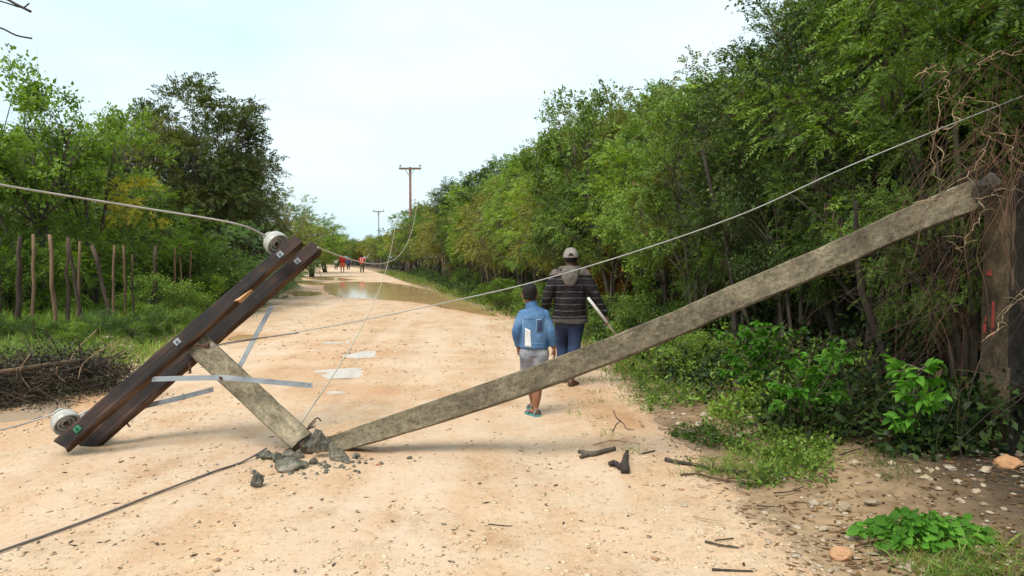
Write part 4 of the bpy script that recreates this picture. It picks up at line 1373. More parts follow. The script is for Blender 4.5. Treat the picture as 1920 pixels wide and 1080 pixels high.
for i in range(95):
    if i < 60:
        px, py = srng.uniform(1490, 1930), srng.uniform(885, 1085)
        if px < 1490 + (1000 - py) * .5: px += 150
    elif i < 80: px, py = srng.uniform(1280, 1560), srng.uniform(780, 960)
    else: px, py = srng.uniform(1240, 1420), srng.uniform(720, 830)
    chunk('stone', px, py, srng.uniform(4, 13), 300 + i, 'stone', 'small pale stone scattered on the weedy right verge', 'stone', ST, (1.1, .85, .62), 2)
for i in range(70):
    if i < 45: px, py = srng.gauss(225, 40), srng.gauss(643, 12)
    else: px = srng.uniform(40, 260); py = 770 - (px - 20) * .33 + srng.uniform(-12, 14)
    chunk('stone', px, py, srng.uniform(3, 8), 500 + i, 'stone', 'pale stone in the heap and line along the left road edge' , 'stone', 'pale stones along the left road edge', (1.1, .9, .7), 2)

# loose gravel on road and verge
def scatter(n_, seed, ymin, ymax, xl, xr, dens=1.0):
    rng = np.random.default_rng(seed)
    u_ = rng.uniform(size=n_)
    y_ = 1 / (1 / ymin + u_ * (1 / ymax - 1 / ymin))       # thins out with distance
    k_ = rng.uniform(size=n_)
    x_ = xl(y_) + (xr(y_) - xl(y_)) * k_
    return x_, y_, rng
def gravel(name, n_, seed, ymin, ymax, xl, xr, smin, smax, mat, power=3):
    x_, y_, rng = scatter(n_, seed, ymin, ymax, xl, xr)
    ico = bmesh.new(); bmesh.ops.create_icosphere(ico, subdivisions=1, radius=1)
    tv = np.array([v__.co[:] for v__ in ico.verts]); ico.verts.index_update(); tf = np.array([[q.index for q in f.verts] for f in ico.faces]); ico.free()
    s_ = smin + (smax - smin) * rng.uniform(size=n_) ** power
    s_ *= np.clip(y_ / 8, .8, 1.7)
    th = rng.uniform(0, 6.28, n_)
    V = tv[None] * (1 + rng.normal(0, .26, (n_, len(tv), 1)))
    V = V * np.stack([s_ * rng.uniform(.8, 1.4, n_), s_ * rng.uniform(.7, 1.1, n_), s_ * rng.uniform(.18, .5, n_)], -1)[:, None, :]
    c_, q_ = np.cos(th)[:, None], np.sin(th)[:, None]
    X = V[:, :, 0] * c_ - V[:, :, 1] * q_; Y = V[:, :, 0] * q_ + V[:, :, 1] * c_
    z_ = np.array([gz(a_, b3) for a_, b3 in zip(x_, y_)])
    V = np.stack([X + x_[:, None], Y + y_[:, None], V[:, :, 2] + z_[:, None] + (.006 + s_ * .1)[:, None]], -1)
    Fc = tf[None] + (np.arange(n_) * len(tv))[:, None, None]
    keep = np.array([.45 + 1.1 * nse(a_, b3, .55, 4.4) + .5 * nse(a_, b3, 2.1, 9.9) for a_, b3 in zip(x_, y_)]) > rng.uniform(size=n_)
    for poly, mt, lb in PUD:
        keep &= poly_sd(x_, y_, poly) > -.15
    V = V[keep]; Fc = tf[None] + (np.arange(len(V)) * len(tv))[:, None, None]
    o = link(name, np_mesh(name, V.reshape(-1, 3), Fc.reshape(-1, 3), M[mat])); tag(o, kind='stuff'); return o
gravel('road_gravel', 26000, 1, 3.2, 45, lambda y_: Lx(y_) - .3, lambda y_: Rx(y_) + .2, .003, .026, 'gravel', 4)
gravel('road_stones', 420, 11, 3.3, 30, lambda y_: Lx(y_), lambda y_: Rx(y_), .010, .034, 'gravel', 3)
gravel('verge_gravel', 2600, 2, 3.4, 26, lambda y_: Rx(y_) - .1, lambda y_: Rx(y_) + 2.2, .006, .035, 'stone', 3)
gravel('verge_rubble', 520, 7, 3.5, 8, lambda y_: Rx(y_) + .5, lambda y_: Rx(y_) + 2.4, .012, .05, 'stone', 2)
gravel('left_verge_gravel', 1500, 3, 7, 26, lambda y_: Lx(y_) - .9, lambda y_: Lx(y_) + .2, .008, .04, 'stone', 2)
# leaf litter
def litter(name, n_, seed, ymin, ymax, xl, xr, ll, mat):
    x_, y_, rng = scatter(n_, seed, ymin, ymax, xl, xr)
    o_ = np.stack([x_, y_, np.array([gz(a_, b3) for a_, b3 in zip(x_, y_)]) + .012], -1)
    d_ = rng.normal(0, 1, (n_, 3)); d_[:, 2] *= .12
    s_ = rng.uniform(.4, 1.3, n_) * ll
    V, Fc = place_leaves(o_, d_, rng.normal(0, .25, (n_, 3)) + np.array([0, 0, 1.0]), s_, s_ * .4)
    o = link(name, leaf_mesh(name, V, Fc, M[mat])); tag(o, kind='stuff')
litter('road_leaf_litter', 420, 4, 3.3, 30, lambda y_: Lx(y_), lambda y_: Rx(y_), .05, 'leaf_dry')
litter('verge_leaf_litter', 4200, 5, 3.3, 22, lambda y_: Rx(y_), lambda y_: Rx(y_) + 3.0, .055, 'leaf_dry')

# grass and weeds
def grass(name, centres, seed, blades, hmin, hmax, spread, mat, lean=.35):
    rng = np.random.default_rng(seed)
    c = np.array(centres); n_ = len(c)
    ci = np.repeat(np.arange(n_), blades)
    o_ = c[ci] + np.concatenate([rng.normal(0, spread, (len(ci), 2)), np.zeros((len(ci), 1))], 1)
    h_ = rng.uniform(hmin, hmax, len(ci))
    d_ = np.concatenate([rng.normal(0, lean, (len(ci), 2)), np.ones((len(ci), 1))], 1)
    d_ = unit(d_)
    wd = np.clip(h_ * .035, .0025, .012)
    x_ = unit(np.cross(d_, rng.normal(0, 1, d_.shape)))
    bend = np.concatenate([d_[:, :2] * .8, -.15 * np.ones((len(ci), 1))], 1) * h_[:, None] * .5
    b0 = o_ - x_ * wd[:, None]; b1 = o_ + x_ * wd[:, None]
    m_ = o_ + d_ * (h_ * .55)[:, None]
    m0 = m_ - x_ * (wd * .8)[:, None]; m1 = m_ + x_ * (wd * .8)[:, None]
    t0 = o_ + d_ * h_[:, None] + bend
    t1 = t0 + x_ * (wd * .15)[:, None]
    V = np.stack([b0, b1, m1, m0, t1, t0], 1).reshape(-1, 3)
    k_ = (np.arange(len(ci)) * 6)[:, None]
    Fc = np.concatenate([k_ + np.array([[0, 1, 2, 3]]), k_ + np.array([[3, 2, 4, 5]])], 0)
    o = link(name, np_mesh(name, V, Fc, M[mat])); tag(o, kind='stuff'); return o
rg = np.random.default_rng(8)
def pts_at(lst): return [(x_, y_, gz(x_, y_)) for x_, y_ in lst]
# right verge: broken strip of weeds along the road edge
cs = []
for k in range(1500):
    y_ = 1 / (1 / 3.2 + rg.uniform() * (1 / 70 - 1 / 3.2))
    x_ = float(Rx(y_)) + rg.normal(.55, .42)
    if nse(x_, y_, .9, 2.0) > (.34 if y_ < 5.5 else .10 if y_ < 9 else -.25): cs.append((x_, y_))
grass('verge_grass', pts_at(cs), 1, 16, .03, .11, .07, 'grass', .7)
cs = []
for k in range(900):
    y_ = 10 + 70 * rg.uniform() ** 1.6
    cs.append((float(Rx(y_)) + rg.uniform(.2, 1.8), y_))
grass('far_verge_grass', pts_at(cs), 2, 18, .06, .28, .14, 'grass', .45)
cs = []
for k in range(900):
    g = G(rg.uniform(1240, 1900), rg.uniform(790, 1080)); 
    if g.x > Rx(g.y) + .15 and nse(g.x, g.y, 1.4, 7) > .30: cs.append((g.x, g.y))
mass_pts = pts_at(cs)
grass('verge_weeds', mass_pts, 3, 14, .03, .09, .06, 'grass', .8)
# left: tall fresh grass behind the fence and low grass to the road edge
cs = []
for k in range(1700):
    y_ = 14.6 + 20 * rg.uniform() ** 1.3
    cs.append((float(Lx(y_)) - rg.uniform(.9, 9.5), y_))
grass('field_grass', pts_at(cs), 4, 24, .15, .5, .2, 'grass_tall', .3)
cs = []
for k in range(1700):
    y_ = 9 + 70 * rg.uniform() ** 1.8
    cs.append((float(Lx(y_)) - rg.uniform(-.15, 2.2) * (1 + y_ / 60), y_))
grass('left_verge_grass', pts_at(cs), 5, 20, .05, .24, .14, 'grass', .5)
def s_weed(rng):
    while True:
        g = G(rng.uniform(1190, 1560), rng.uniform(690, 920))
        if Rx(g.y) + .1 < g.x < front(g.y) + .3 and nse(g.x, g.y, 1.1, 5) > -.08: return g.x, g.y
mass('verge_weed_foliage', 12, 330, s_weed, lambda x, y, r: .06, 'leaf_mid', .04, .022, 26, .08)

# fence sticks
FS = 'rough sticks of the left fence'
fr_ = random.Random(2)
for x0, y0, x1, y1, wpx, mt, lab in [
    (32, 443, 34, 636, 12, 'post_grey', 'thick dark fence stick, farthest left of the near ones'),
    (67, 460, 63, 642, 8, 'post_tan', 'thin straight brown fence stick second from the left edge'),
    (88, 440, 105, 642, 9, 'post_tan', 'pale barked fence stick, tallest of the near ones'),
    (121, 452, 128, 640, 8, 'post_grey', 'thin fence stick standing against its leaning neighbour'),
    (124, 455, 157, 636, 9, 'post_grey', 'grey fence stick leaning left beside the thin one'),
    (166, 467, 214, 632, 10, 'post_grey', 'dark fence stick with the strongest lean'),
    (213, 474, 213, 626, 6, 'post_tan', 'short brown distant fence stick right of the leaning one'),
    (286, 462, 287, 616, 9, 'post_grey', 'thick dark distant fence stick'),
    (330, 460, 328, 600, 5, 'post_tan', 'first of three thin pale distant fence sticks'),
    (341, 462, 342, 598, 5, 'post_tan', 'second of three thin pale distant fence sticks'),
    (352, 462, 352, 596, 5, 'post_tan', 'third of three thin pale distant fence sticks'),
    (376, 473, 372, 592, 7, 'post_grey', 'dark distant fence stick nearest the crossarm'),
    (231, 465, 236, 622, 5, 'post_tan', 'thin distant fence stick behind the light bush'),
    (3, 455, -2, 640, 9, 'post_grey', 'fence stick cut by the left picture edge'),
    (254, 480, 250, 622, 5, 'post_grey', 'thin grey stick between the light bush and the thick dark stick'),
    (144, 470, 146, 634, 6, 'post_tan', 'thin tan stick behind the pair of crossing sticks')]:
    g = G(x1, y1); x0 += fr_.uniform(-7, 7); y0 += fr_.uniform(-14, 16); tpt = P(x0, y0, g.y + fr_.uniform(-.1, .1))
    mb = MB(); n_ = 7; r_ = wpx * .40 / F * g.y
    pts = []
    for k in range(n_):
        q = g.lerp(tpt, k / (n_ - 1)) - g
        if 0 < k < n_ - 1: q = q + Vector((fr_.uniform(-.02, .02), fr_.uniform(-.02, .02), 0)) * (r_ / .03)
        pts.append(q)
    pts[0].z -= .1
    mb.tube(pts, [r_ * fr_.uniform(.85, 1.15) * (1.1 - .3 * k / n_) for k in range(n_)], 7)
    for k in range(2):
        i_ = fr_.randint(2, n_ - 2); d_ = Vector((fr_.uniform(-1, 1), fr_.uniform(-1, 1), fr_.uniform(.2, 1))).normalized() * .07
        mb.tube([pts[i_], pts[i_] + d_], [r_ * .5, r_ * .3], 5)
    o = mb.build('fence_stick', M[mt], None, True); o.location = (g.x, g.y, gz(g.x, g.y)); tag(o, lab, 'fence stick', FS)

# brush heap
def heap(px0, px1, base, top, label, seed, n_tw=420):
    rng = np.random.default_rng(seed)
    g0, g1 = G(px0, base), G(px1, base - 45)
    c = (g0 + g1) / 2; L = (g1 - g0).length / 2
    hgt = P(px0, top, c.y).z
    r_ = empty('brush_heap', (c.x, c.y, gz(c.x, c.y))); tag(r_, label, 'brush heap')
    dx = (g1 - g0).normalized()
    mb = MB(); O = []
    dy = Vector((-dx.y, dx.x, 0))
    for k in range(n_tw):
        q = rng.uniform(-1, 1); w_ = math.sqrt(max(0, 1 - q * q * .8))
        pz_ = hgt * w_ * rng.uniform() ** .7
        side = rng.normal(0, .45) * (1 - .5 * pz_ / hgt)
        c0 = dx * q * L + dy * side + Vector((0, 0, pz_))
        d_ = Vector((rng.normal(0, 1), rng.normal(0, .7), rng.normal(0, .38))).normalized()
        l_ = rng.uniform(.15, .55)
        a0 = c0 - d_ * l_; a1 = c0 + d_ * l_; m0 = c0 + Vector(rng.normal(0, .07, 3))
        for z_ in (a0, a1, m0): z_.z = max(z_.z, .01)
        rr = rng.uniform(.002, .0065)
        mb.tube([a0, (a0 + m0) / 2 + Vector(rng.normal(0, .02, 3)), m0, a1], [rr, rr * .9, rr * .8, rr * .4], 4)
        O += [c0 + Vector(rng.normal(0, .12, 3)) for _ in range(24)]
    mb.build('twigs', M['dead_twig'], r_)
    mb = MB()
    mb.tube([dx * -L * 1.3 + dy * -.25 + Vector((0, 0, hgt * .95)), dx * -L * .3 + dy * -.3 + Vector((0, 0, hgt * 1.0)), dx * L * .4 + dy * -.25 + Vector((0, 0, hgt * 1.02))], [.03, .028, .02], 7)
    mb.build('branch', M['post_tan'], r_, True)
    for kk in range(7):
        a0 = Vector((rng.uniform(-L, L * .8), rng.uniform(-.6, -.2), rng.uniform(.0, .3)))
        mb = MB(); e = a0 + Vector((rng.uniform(-.2, .4), -.1, rng.uniform(.2, .5)))
        mb.tube(spline([dx * a0.x + dy * a0.y + Vector((0, 0, a0.z)), dx * (a0.x + e.x) * .5 + dy * a0.y + Vector((rng.normal(0, .05), 0, (a0.z + e.z) / 2)), dx * e.x + dy * e.y + Vector((0, 0, e.z))], 4), .006, 5)
        mb.build('branch', M['vine_pale'], r_, True)
    O = np.array([list(z_) for z_ in O]); O[:, 2] = np.maximum(O[:, 2], .02)
    s_ = rng.uniform(.5, 1.2, len(O))
    M['leaf_black'] = M.get('leaf_black') or leaf_mat('leaf_black', (.012, .011, .008), (.03, .028, .018), (.06, .055, .03), trans=.05)
    V, Fc = place_leaves(O, rng.normal(0, 1, O.shape), rng.normal(0, 1, O.shape), .045 * s_, .018 * s_)
    link('dead_leaves', leaf_mesh('dead_leaves', V, Fc, M['leaf_black']), None, r_)
heap(-60, 205, 765, 678, 'dark heap of cut brush and twigs on the left road edge', 3, 560)

# sticks and bark on the road
def stick(pts_px, r, mat, label, lift=.01, branches=(), k=5, name='stick', taper=.5, group='broken sticks on the road'):
    g0 = G(*pts_px[0])
    def pp(q):
        g = G(*q); return Vector((g.x - g0.x, g.y - g0.y, gz(g.x, g.y) + r * .8 + lift))
    mb = MB(); pts = spline([pp(q) for q in pts_px], k)
    n_ = len(pts); rng = random.Random(int(pts_px[0][0]))
    mb.tube(pts, [r * (1 - taper * i / n_) * rng.uniform(.85, 1.15) for i in range(n_)], 8 if r > .01 else 5)
    for br in branches:
        mb.tube(spline([pp(q) for q in br], 4), r * .6, 5)
    o = mb.build(name, M[mat], None, True); o.location = (g0.x, g0.y, 0); tag(o, label, 'stick', group); return o
stick([(1092, 851), (1110, 855), (1130, 850), (1152, 845)], .024, 'bark', 'thick chunk of dark branch lying across the right wheel track', .005, [((1102, 856), (1088, 859)), ((1102, 851), (1084, 849))], taper=.25)
o = stick([(1172, 889), (1171, 876), (1173, 862), (1176, 852)], .036, 'bark_dark', 'forked dark stump of wood standing on end on the road', .005, [((1165, 884), (1152, 874), (1144, 876))], taper=.65)
stick([(1248, 864), (1268, 869), (1300, 874), (1345, 884), (1400, 892)], .018, 'bark_dark', 'long dark stick running from the road into the verge weeds', .008, taper=.6)
stick([(1276, 893), (1310, 892), (1345, 901), (1420, 915)], .009, 'vine_brown', 'thin brown stick below the long dark stick', .01)
stick([(1204, 851), (1216, 848), (1228, 845)], .010, 'bark', 'short dark twig on the road between the dark chunk and the verge', .005)
stick([(1150, 773), (1156, 785), (1168, 795), (1176, 806), (1190, 808)], .006, 'vine_brown', 'forked thin twig on the road behind the dark chunk', .01, [((1163, 790), (1156, 797), (1149, 811))])
stick([(1322, 1022), (1355, 1030), (1385, 1034)], .007, 'bark_dark', 'thin dark twig on the lower right road edge', .01, [((1340, 1020), (1375, 1017))])
stick([(1335, 1073), (1375, 1075), (1412, 1076)], .008, 'bark_dark', 'dark twig at the bottom edge by the verge', .005)
stick([(1112, 834), (1150, 826), (1200, 832)], .003, 'vine_brown', 'hair thin twig just beyond the dark chunk', .008)
stick([(915, 985), (950, 987), (960, 986)], .005, 'bark_dark', 'tiny straight twig in the middle of the near road', .004)
for i in range(22):
    px, py = srng.uniform(1300, 1900), srng.uniform(850, 1075)
    if px < 1500 and py > 980: px += 200
    an = srng.uniform(-.5, .5); l_ = srng.uniform(25, 70)
    stick([(px, py), (px + l_ * .5, py + l_ * .5 * an * .4 + srng.uniform(-3, 3)), (px + l_, py + l_ * an * .4)], srng.uniform(.003, .007), srng.choice(['vine_brown', 'dead_twig', 'vine_pale']), 'small dry twig strewn on the stony right verge', .02, group='dry twigs on the right verge')

# dead vines hanging at the stump
def vines(name, seed, n_, x0, x1, y0, y1, d0, d1, mat, label, r=.005, seg=7, dropv=.6):
    rng = random.Random(seed); mb = MB()
    for k in range(n_):
        px, py, d = rng.uniform(x0, x1), rng.uniform(y0, y1), rng.uniform(d0, d1)
        p_ = P(px, py, d); pts = [p_]
        dirv = Vector((rng.uniform(-.6, .6), rng.uniform(-.3, .3), -rng.uniform(.1, 1) * dropv)).normalized()
        l_ = rng.uniform(.1, .24)
        for j in range(seg):
            dirv = (dirv + Vector((rng.uniform(-.38, .38), rng.uniform(-.3, .3), rng.uniform(-.42, .22)))).normalized()
            pts.append(pts[-1] + dirv * l_)
        for q in pts: q.z = max(q.z, .05)
        mb.tube(spline(pts, 3), [r * (1.15 - .9 * i_ / (seg * 3)) * rng.uniform(.75, 1.15) for i_ in range(seg * 3 + 1)], 4)
    o = mb.build(name, M[mat], None, True); tag(o, label, 'vines'); return o
vines('vine_tangle', 1, 100, 1770, 1990, 60, 330, 5.5, 6.2, 'vine_brown', 'rusty brown tangle of dead vines above the broken stump', .0026)
vines('vine_tangle', 2, 90, 1730, 1870, 440, 600, 6.1, 6.6, 'vine_brown', 'brown tangle of dead vines below the long pole, left of the stump', .0024)
vines('vine_tangle', 5, 46, 1820, 1960, 230, 330, 5.35, 5.6, 'vine_brown', 'brown vines draped over the broken top of the stump', .0024)
vines('vine_tangle', 3, 26, 1780, 1990, 300, 760, 5.25, 5.5, 'dead_twig', 'dark dead twigs hanging in front of the stump', .0025)
vines('vine_tangle', 4, 110, 1450, 1830, 600, 800, 6.3, 7.3, 'dead_twig', 'dark dry twigs among the thicket behind the bright saplings', .0028)
for pts, lab in [([(1775, 310), (1752, 255), (1790, 230), (1800, 190), (1862, 196), (1885, 250), (1900, 290), (1930, 330)], 'pale bent dry branch arching above the broken stump'),
                 ([(1785, 350), (1835, 305), (1850, 262), (1842, 228)], 'pale dry branch rising from the upper end of the long pole'),
                 ([(1722, 142), (1740, 128), (1770, 134), (1775, 160), (1760, 200), (1755, 300), (1765, 360)], 'pale hanging dry vine left of the arched branch'),
                 ([(1720, 378), (1790, 372), (1850, 366), (1890, 355), (1960, 380)], 'pale dry branch crossing in front of the upper pole end'),
                 ([(1845, 375), (1832, 420), (1805, 455), (1795, 470)], 'short pale twig dropping from the upper pole end'),
                 ([(1850, 640), (1885, 590), (1905, 560), (1945, 530)], 'pale twig reaching across the red paint on the stump'),
                 ([(1920, 95), (1890, 100), (1850, 105), (1830, 130)], 'pale dry twig near the upper right corner')]:
    mb = MB(); q_ = [z_ + Vector((random.Random(i_ * 7 + 1).uniform(-.02, .02), random.Random(i_ * 7 + 2).uniform(-.04, .04), random.Random(i_ * 7 + 3).uniform(-.02, .02))) for i_, z_ in enumerate(spline([P(x_, y_, 5.5) for x_, y_ in pts], 5))]
    n_ = len(q_); mb.tube(spline(q_, 2), [.0042 * (1 - .6 * i_ / (2 * n_)) for i_ in range(2 * (n_ - 1) + 1)], 6)
    for i_ in range(2, n_ - 1, 2):
        d_ = Vector((srng.uniform(-1, 1), srng.uniform(-.6, .6), srng.uniform(-1, .8))).normalized() * srng.uniform(.05, .16)
        mb.tube([q_[i_], q_[i_] + d_ * .5 + Vector((0, 0, .01)), q_[i_] + d_], [.0025, .0018, .0008], 4)
    o = mb.build('dry_branch', M['vine_pale'], None, True); tag(o, lab, 'branch', 'pale dry branches around the stump')

# leafless tree whose twigs reach into the top left corner
bt = empty('leafless_tree', (-6.6, 5.2, 0)); tag(bt, 'leafless tree whose dark twigs enter the top left corner', 'tree')
mb = MB(); mb.tube([(0, 0, -.1), (.05, 0, 1.5), (.1, 0, 2.8), (.4, 0, 3.5)], [.09, .075, .06, .04], 8); mb.build('trunk', M['bark_dark'], bt, True)
mb = MB()
def bl_(px, py, d=5.2): return P(px, py, d) - Vector((-6.6, 5.2, 0))
for pts, r_ in [([(-330, 80), (-150, 10), (-60, -8), (0, -6), (30, 8), (58, 22)], .009), ([(-60, -8), (0, 2), (40, 14), (55, 6)], .005), ([(-330, 80), (-150, 40), (-40, 45), (0, 52), (30, 66), (60, 72)], .006), ([(0, -6), (20, -20), (40, -30)], .004)]:
    mb.tube(spline([bl_(*q) for q in pts], 4), r_, 5)
mb.tube([(.4, 0, 3.5), bl_(-330, 80)], [.03, .012], 6)
mb.build('limb', M['bark_dark'], bt, True)
# ------------------------------------------------------------------ people
def skin_mat(name, c):
    return plain(name, tuple(x * .8 for x in c), c, 12, .55, .08, .003, .35)
M['skin_brown'] = skin_mat('skin_brown', (.26, .115, .06))
M['skin_dark'] = skin_mat('skin_dark', (.10, .05, .03))
M['hair'] = plain('black_hair', (.006, .005, .005), (.02, .016, .014), 60, .8, .6, .01)
M['eye'] = plain('eye', (.5, .48, .45), None, 5, .3, 0)
def cloth(name, c1, c2, scale=7, b_=.5):
    m, n, b = new_mat(name)
    v = coord(n, 'Object')
    f = noise_f(n, v, scale, 4, .6)
    n.links.new(ramp(n, f, [(.32, c1), (.68, c2)]), b.inputs['Base Color'])
    b.inputs['Roughness'].default_value = .9
    b.inputs['Specular IOR Level'].default_value = .15
    h = math_n(n, 'ADD', noise_f(n, coord(n, 'Object', (1, 1, .55)), 13, 3), math_n(n, 'MULTIPLY', noise_f(n, v, 150, 3), .15))
    bump(n, b, h, b_, .03)
    return m
M['denim'] = cloth('blue_denim', (.04, .10, .215), (.115, .215, .37), 6)
M['denim_seam'] = cloth('denim_seam', (.13, .23, .36), (.2, .31, .45))
M['denim_navy'] = cloth('navy_patch', (.035, .05, .10), (.06, .08, .15))
M['cloth_white'] = cloth('white_cloth', (.55, .55, .53), (.68, .68, .66))
M['jeans'] = cloth('dark_jeans', (.012, .02, .045), (.04, .062, .125), 5)
M['shorts'] = cloth('washed_shorts', (.10, .11, .14), (.30, .30, .33), 9)
M['cap'] = cloth('grey_cap', (.20, .175, .155), (.30, .27, .24))
M['hood'] = cloth('taupe_hood', (.085, .073, .066), (.17, .145, .125))
M['sandal'] = plain('teal_sandal', (.05, .22, .22), (.09, .32, .31), 8, .6, .1)
M['sandal_grey'] = plain('grey_sandal_strap', (.09, .11, .10), (.16, .18, .17), 8, .6, .1)
M['stick_white'] = plain('white_painted_stick', (.62, .61, .57), (.74, .73, .69), 7, .5, .1)
# dark knit with thin pale stripes, taupe yoke and hem
m, n, b = new_mat('striped_jacket')
v = coord(n, 'Object')
sx_ = n.nodes.new('ShaderNodeSeparateXYZ'); n.links.new(v, sx_.inputs[0])
zz = math_n(n, 'ADD', sx_.outputs['Z'], math_n(n, 'MULTIPLY', math_n(n, 'SUBTRACT', noise_f(n, v, 5, 2), .5), .03))
st_ = math_n(n, 'LESS_THAN', math_n(n, 'FRACT', math_n(n, 'DIVIDE', zz, .078)), .14)
dk = ramp(n, noise_f(n, v, 9, 4), [(.3, (.008, .0075, .009)), (.7, (.026, .023, .026))])
c = mixc(n, math_n(n, 'MULTIPLY', math_n(n, 'MULTIPLY', st_, .75), ramp(n, noise_f(n, v, 7, 4, .7), [(.36, .25), (.6, 1.0)])), dk, (.16, .14, .125))
yk = ramp(n, zz, [(0.0, 0.0), (1.0, 1.0)])
yoke = math_n(n, 'GREATER_THAN', zz, 1.375)
hem = math_n(n, 'LESS_THAN', zz, .835)
tp_ = ramp(n, noise_f(n, v, 14, 4), [(.3, (.075, .064, .056)), (.7, (.16, .135, .115))])
c = mixc(n, yoke, c, tp_); c = mixc(n, math_n(n, 'MULTIPLY', hem, .6), c, (.12, .10, .095))
n.links.new(c, b.inputs['Base Color']); b.inputs['Roughness'].default_value = .95; b.inputs['Specular IOR Level'].default_value = .1
bump(n, b, math_n(n, 'ADD', noise_f(n, v, 11, 3), math_n(n, 'MULTIPLY', noise_f(n, v, 120, 2), .2)), .6, .03)
M['striped'] = m

class BODY(MB):
    def ell(s, c, r, seg=16, rng_=10):
        c = Vector(c)
        rs = []
        for i in range(1, rng_):
            a = math.pi * i / rng_
            rs.append([c + Vector((r[0] * math.sin(a) * math.cos(q), r[1] * math.sin(a) * math.sin(q), -r[2] * math.cos(a))) for q in (2 * math.pi * j / seg for j in range(seg))])
        s.rings(rs)
    def limb(s, pts, rad, side=(1, 0, 0), seg=14, k=4, ends=(True, True)):
        """tapered limb; rad entries r or (ra, rb); rounded ends"""
        pts = [Vector(p_) for p_ in pts]
        R = [(r_, r_) if isinstance(r_, (int, float)) else r_ for r_ in rad]
        sp = spline(pts, k) if len(pts) > 2 else [pts[0].lerp(pts[1], i / k) for i in range(k + 1)]
        m_ = len(sp) - 1
        rs = []
        for i, p_ in enumerate(sp):
            f = i / m_ * (len(pts) - 1); j = min(int(f), len(pts) - 2); u_ = f - j
            u_ = u_ * u_ * (3 - 2 * u_)
            ra = R[j][0] + (R[j + 1][0] - R[j][0]) * u_; rb = R[j][1] + (R[j + 1][1] - R[j][1]) * u_
            t_ = (sp[min(i + 1, m_)] - sp[max(i - 1, 0)]).normalized()
            x = Vector(side) - t_ * t_.dot(Vector(side)); x.normalize(); y_ = t_.cross(x)
            rs.append([p_ + x * ra * math.cos(a) + y_ * rb * math.sin(a) for a in (2 * math.pi * q / seg for q in range(seg))])
        s.rings(rs)
        for p_, r_, en in ((pts[0], R[0], ends[0]), (pts[-1], R[-1], ends[1])):
            if not en: continue
            e = min(r_) * .98; s.ell(p_, (e, e, e), 12, 8)
    def hand(s, w_, d, pn, sgn, k=1.0, curl=.5):
        """wrist, finger direction, palm normal (curl goes towards it), thumb side sign"""
        d = Vector(d).normalized(); pn = Vector(pn); pn = (pn - d * pn.dot(d)).normalized(); sd = d.cross(pn) * sgn
        w_ = Vector(w_)
        s.limb([w_, w_ + d * .05 * k, w_ + d * .085 * k], [(.026 * k, .019 * k), (.038 * k, .016 * k), (.039 * k, .013 * k)], side=sd)
        for i, (o_, l_) in enumerate(((.030, .068), (.010, .078), (-.010, .073), (-.029, .056))):
            p0 = w_ + d * .08 * k + sd * o_ * k
            pts = [p0]; dd = d.copy()
            for j, f in enumerate((.45, .32, .23)):
                a = curl * (.5 + .5 * j)
                dd = (dd * math.cos(a) + pn * math.sin(a)).normalized()
                pts.append(pts[-1] + dd * l_ * k * f)
                pn2 = pn - dd * pn.dot(dd)
                if pn2.length > .2: pn2.normalize()
            s.limb(pts, [.0088 * k, .0082 * k, .0075 * k, .0064 * k], side=sd, seg=8, k=3)
        p0 = w_ + d * .025 * k + sd * .028 * k
        s.limb([p0, p0 + d * .025 * k + sd * .022 * k + pn * .008 * k, p0 + d * .052 * k + sd * .024 * k + pn * .018 * k], [.012 * k, .0095 * k, .0075 * k], side=pn, seg=8, k=3)
    def remesh(s, name, voxel, mat, parent, smooth=4, disp=0.0):
        me = s.mesh('tmp')
        sc2 = bpy.data.scenes.new('tmp'); o = bpy.data.objects.new('tmp', me); sc2.collection.objects.link(o)
        r_ = o.modifiers.new('r', 'REMESH'); r_.mode = 'VOXEL'; r_.voxel_size = voxel
        if smooth:
            q = o.modifiers.new('s', 'SMOOTH'); q.iterations = smooth; q.factor = .5
        with bpy.context.temp_override(scene=sc2, view_layer=sc2.view_layers[0]):
            dg = bpy.context.evaluated_depsgraph_get()
            m2 = bpy.data.meshes.new_from_object(o.evaluated_get(dg))
        bpy.data.objects.remove(o); bpy.data.meshes.remove(me); bpy.data.scenes.remove(sc2)
        m2.name = name
        if disp:
            for v__ in m2.vertices:
                q = v__.co
                d_ = noise.noise((q.x * 9, q.y * 9, q.z * 6)) + .5 * noise.noise((q.x * 22, q.y * 22, q.z * 13 + 4))
                v__.co = q + v__.normal * d_ * disp
        m2.polygons.foreach_set('use_smooth', [True] * len(m2.polygons))
        m2.materials.clear(); m2.materials.append(M[mat])
        return link(name, m2, None, parent)

def head(bd, c, r, k=1.0):
    x, y_, z_ = c
    bd.ell(c, r, 18, 14)
    bd.ell((x, y_ + r[1] * .35, z_ - r[2] * .55), (r[0] * .72, r[1] * .62, r[2] * .48))     # jaw
    bd.limb([(x, y_ + r[1] * .9, z_ + r[2] * .1), (x, y_ + r[1] * 1.12, z_ - r[2] * .2)], [.009 * k, .015 * k], seg=8)  # nose
    for s_ in (-1, 1):
        bd.ell((x + s_ * r[0] * 1.0, y_ - .005, z_ - r[2] * .08), (.009 * k, .02 * k, .03 * k))
    bd.ell((x, y_ + r[1] * .93, z_ - r[2] * .5), (.024 * k, .012 * k, .010 * k))
def eyes(c, r, parent, k=1.0):
    for s_ in (-1, 1):
        q = BODY(); q.ell((c[0] + s_ * r[0] * .42, c[1] + r[1] * .86, c[2] + r[2] * .02), (.011 * k, .008 * k, .008 * k), 10, 8)
        q.build('eye', M['eye'], parent, True)
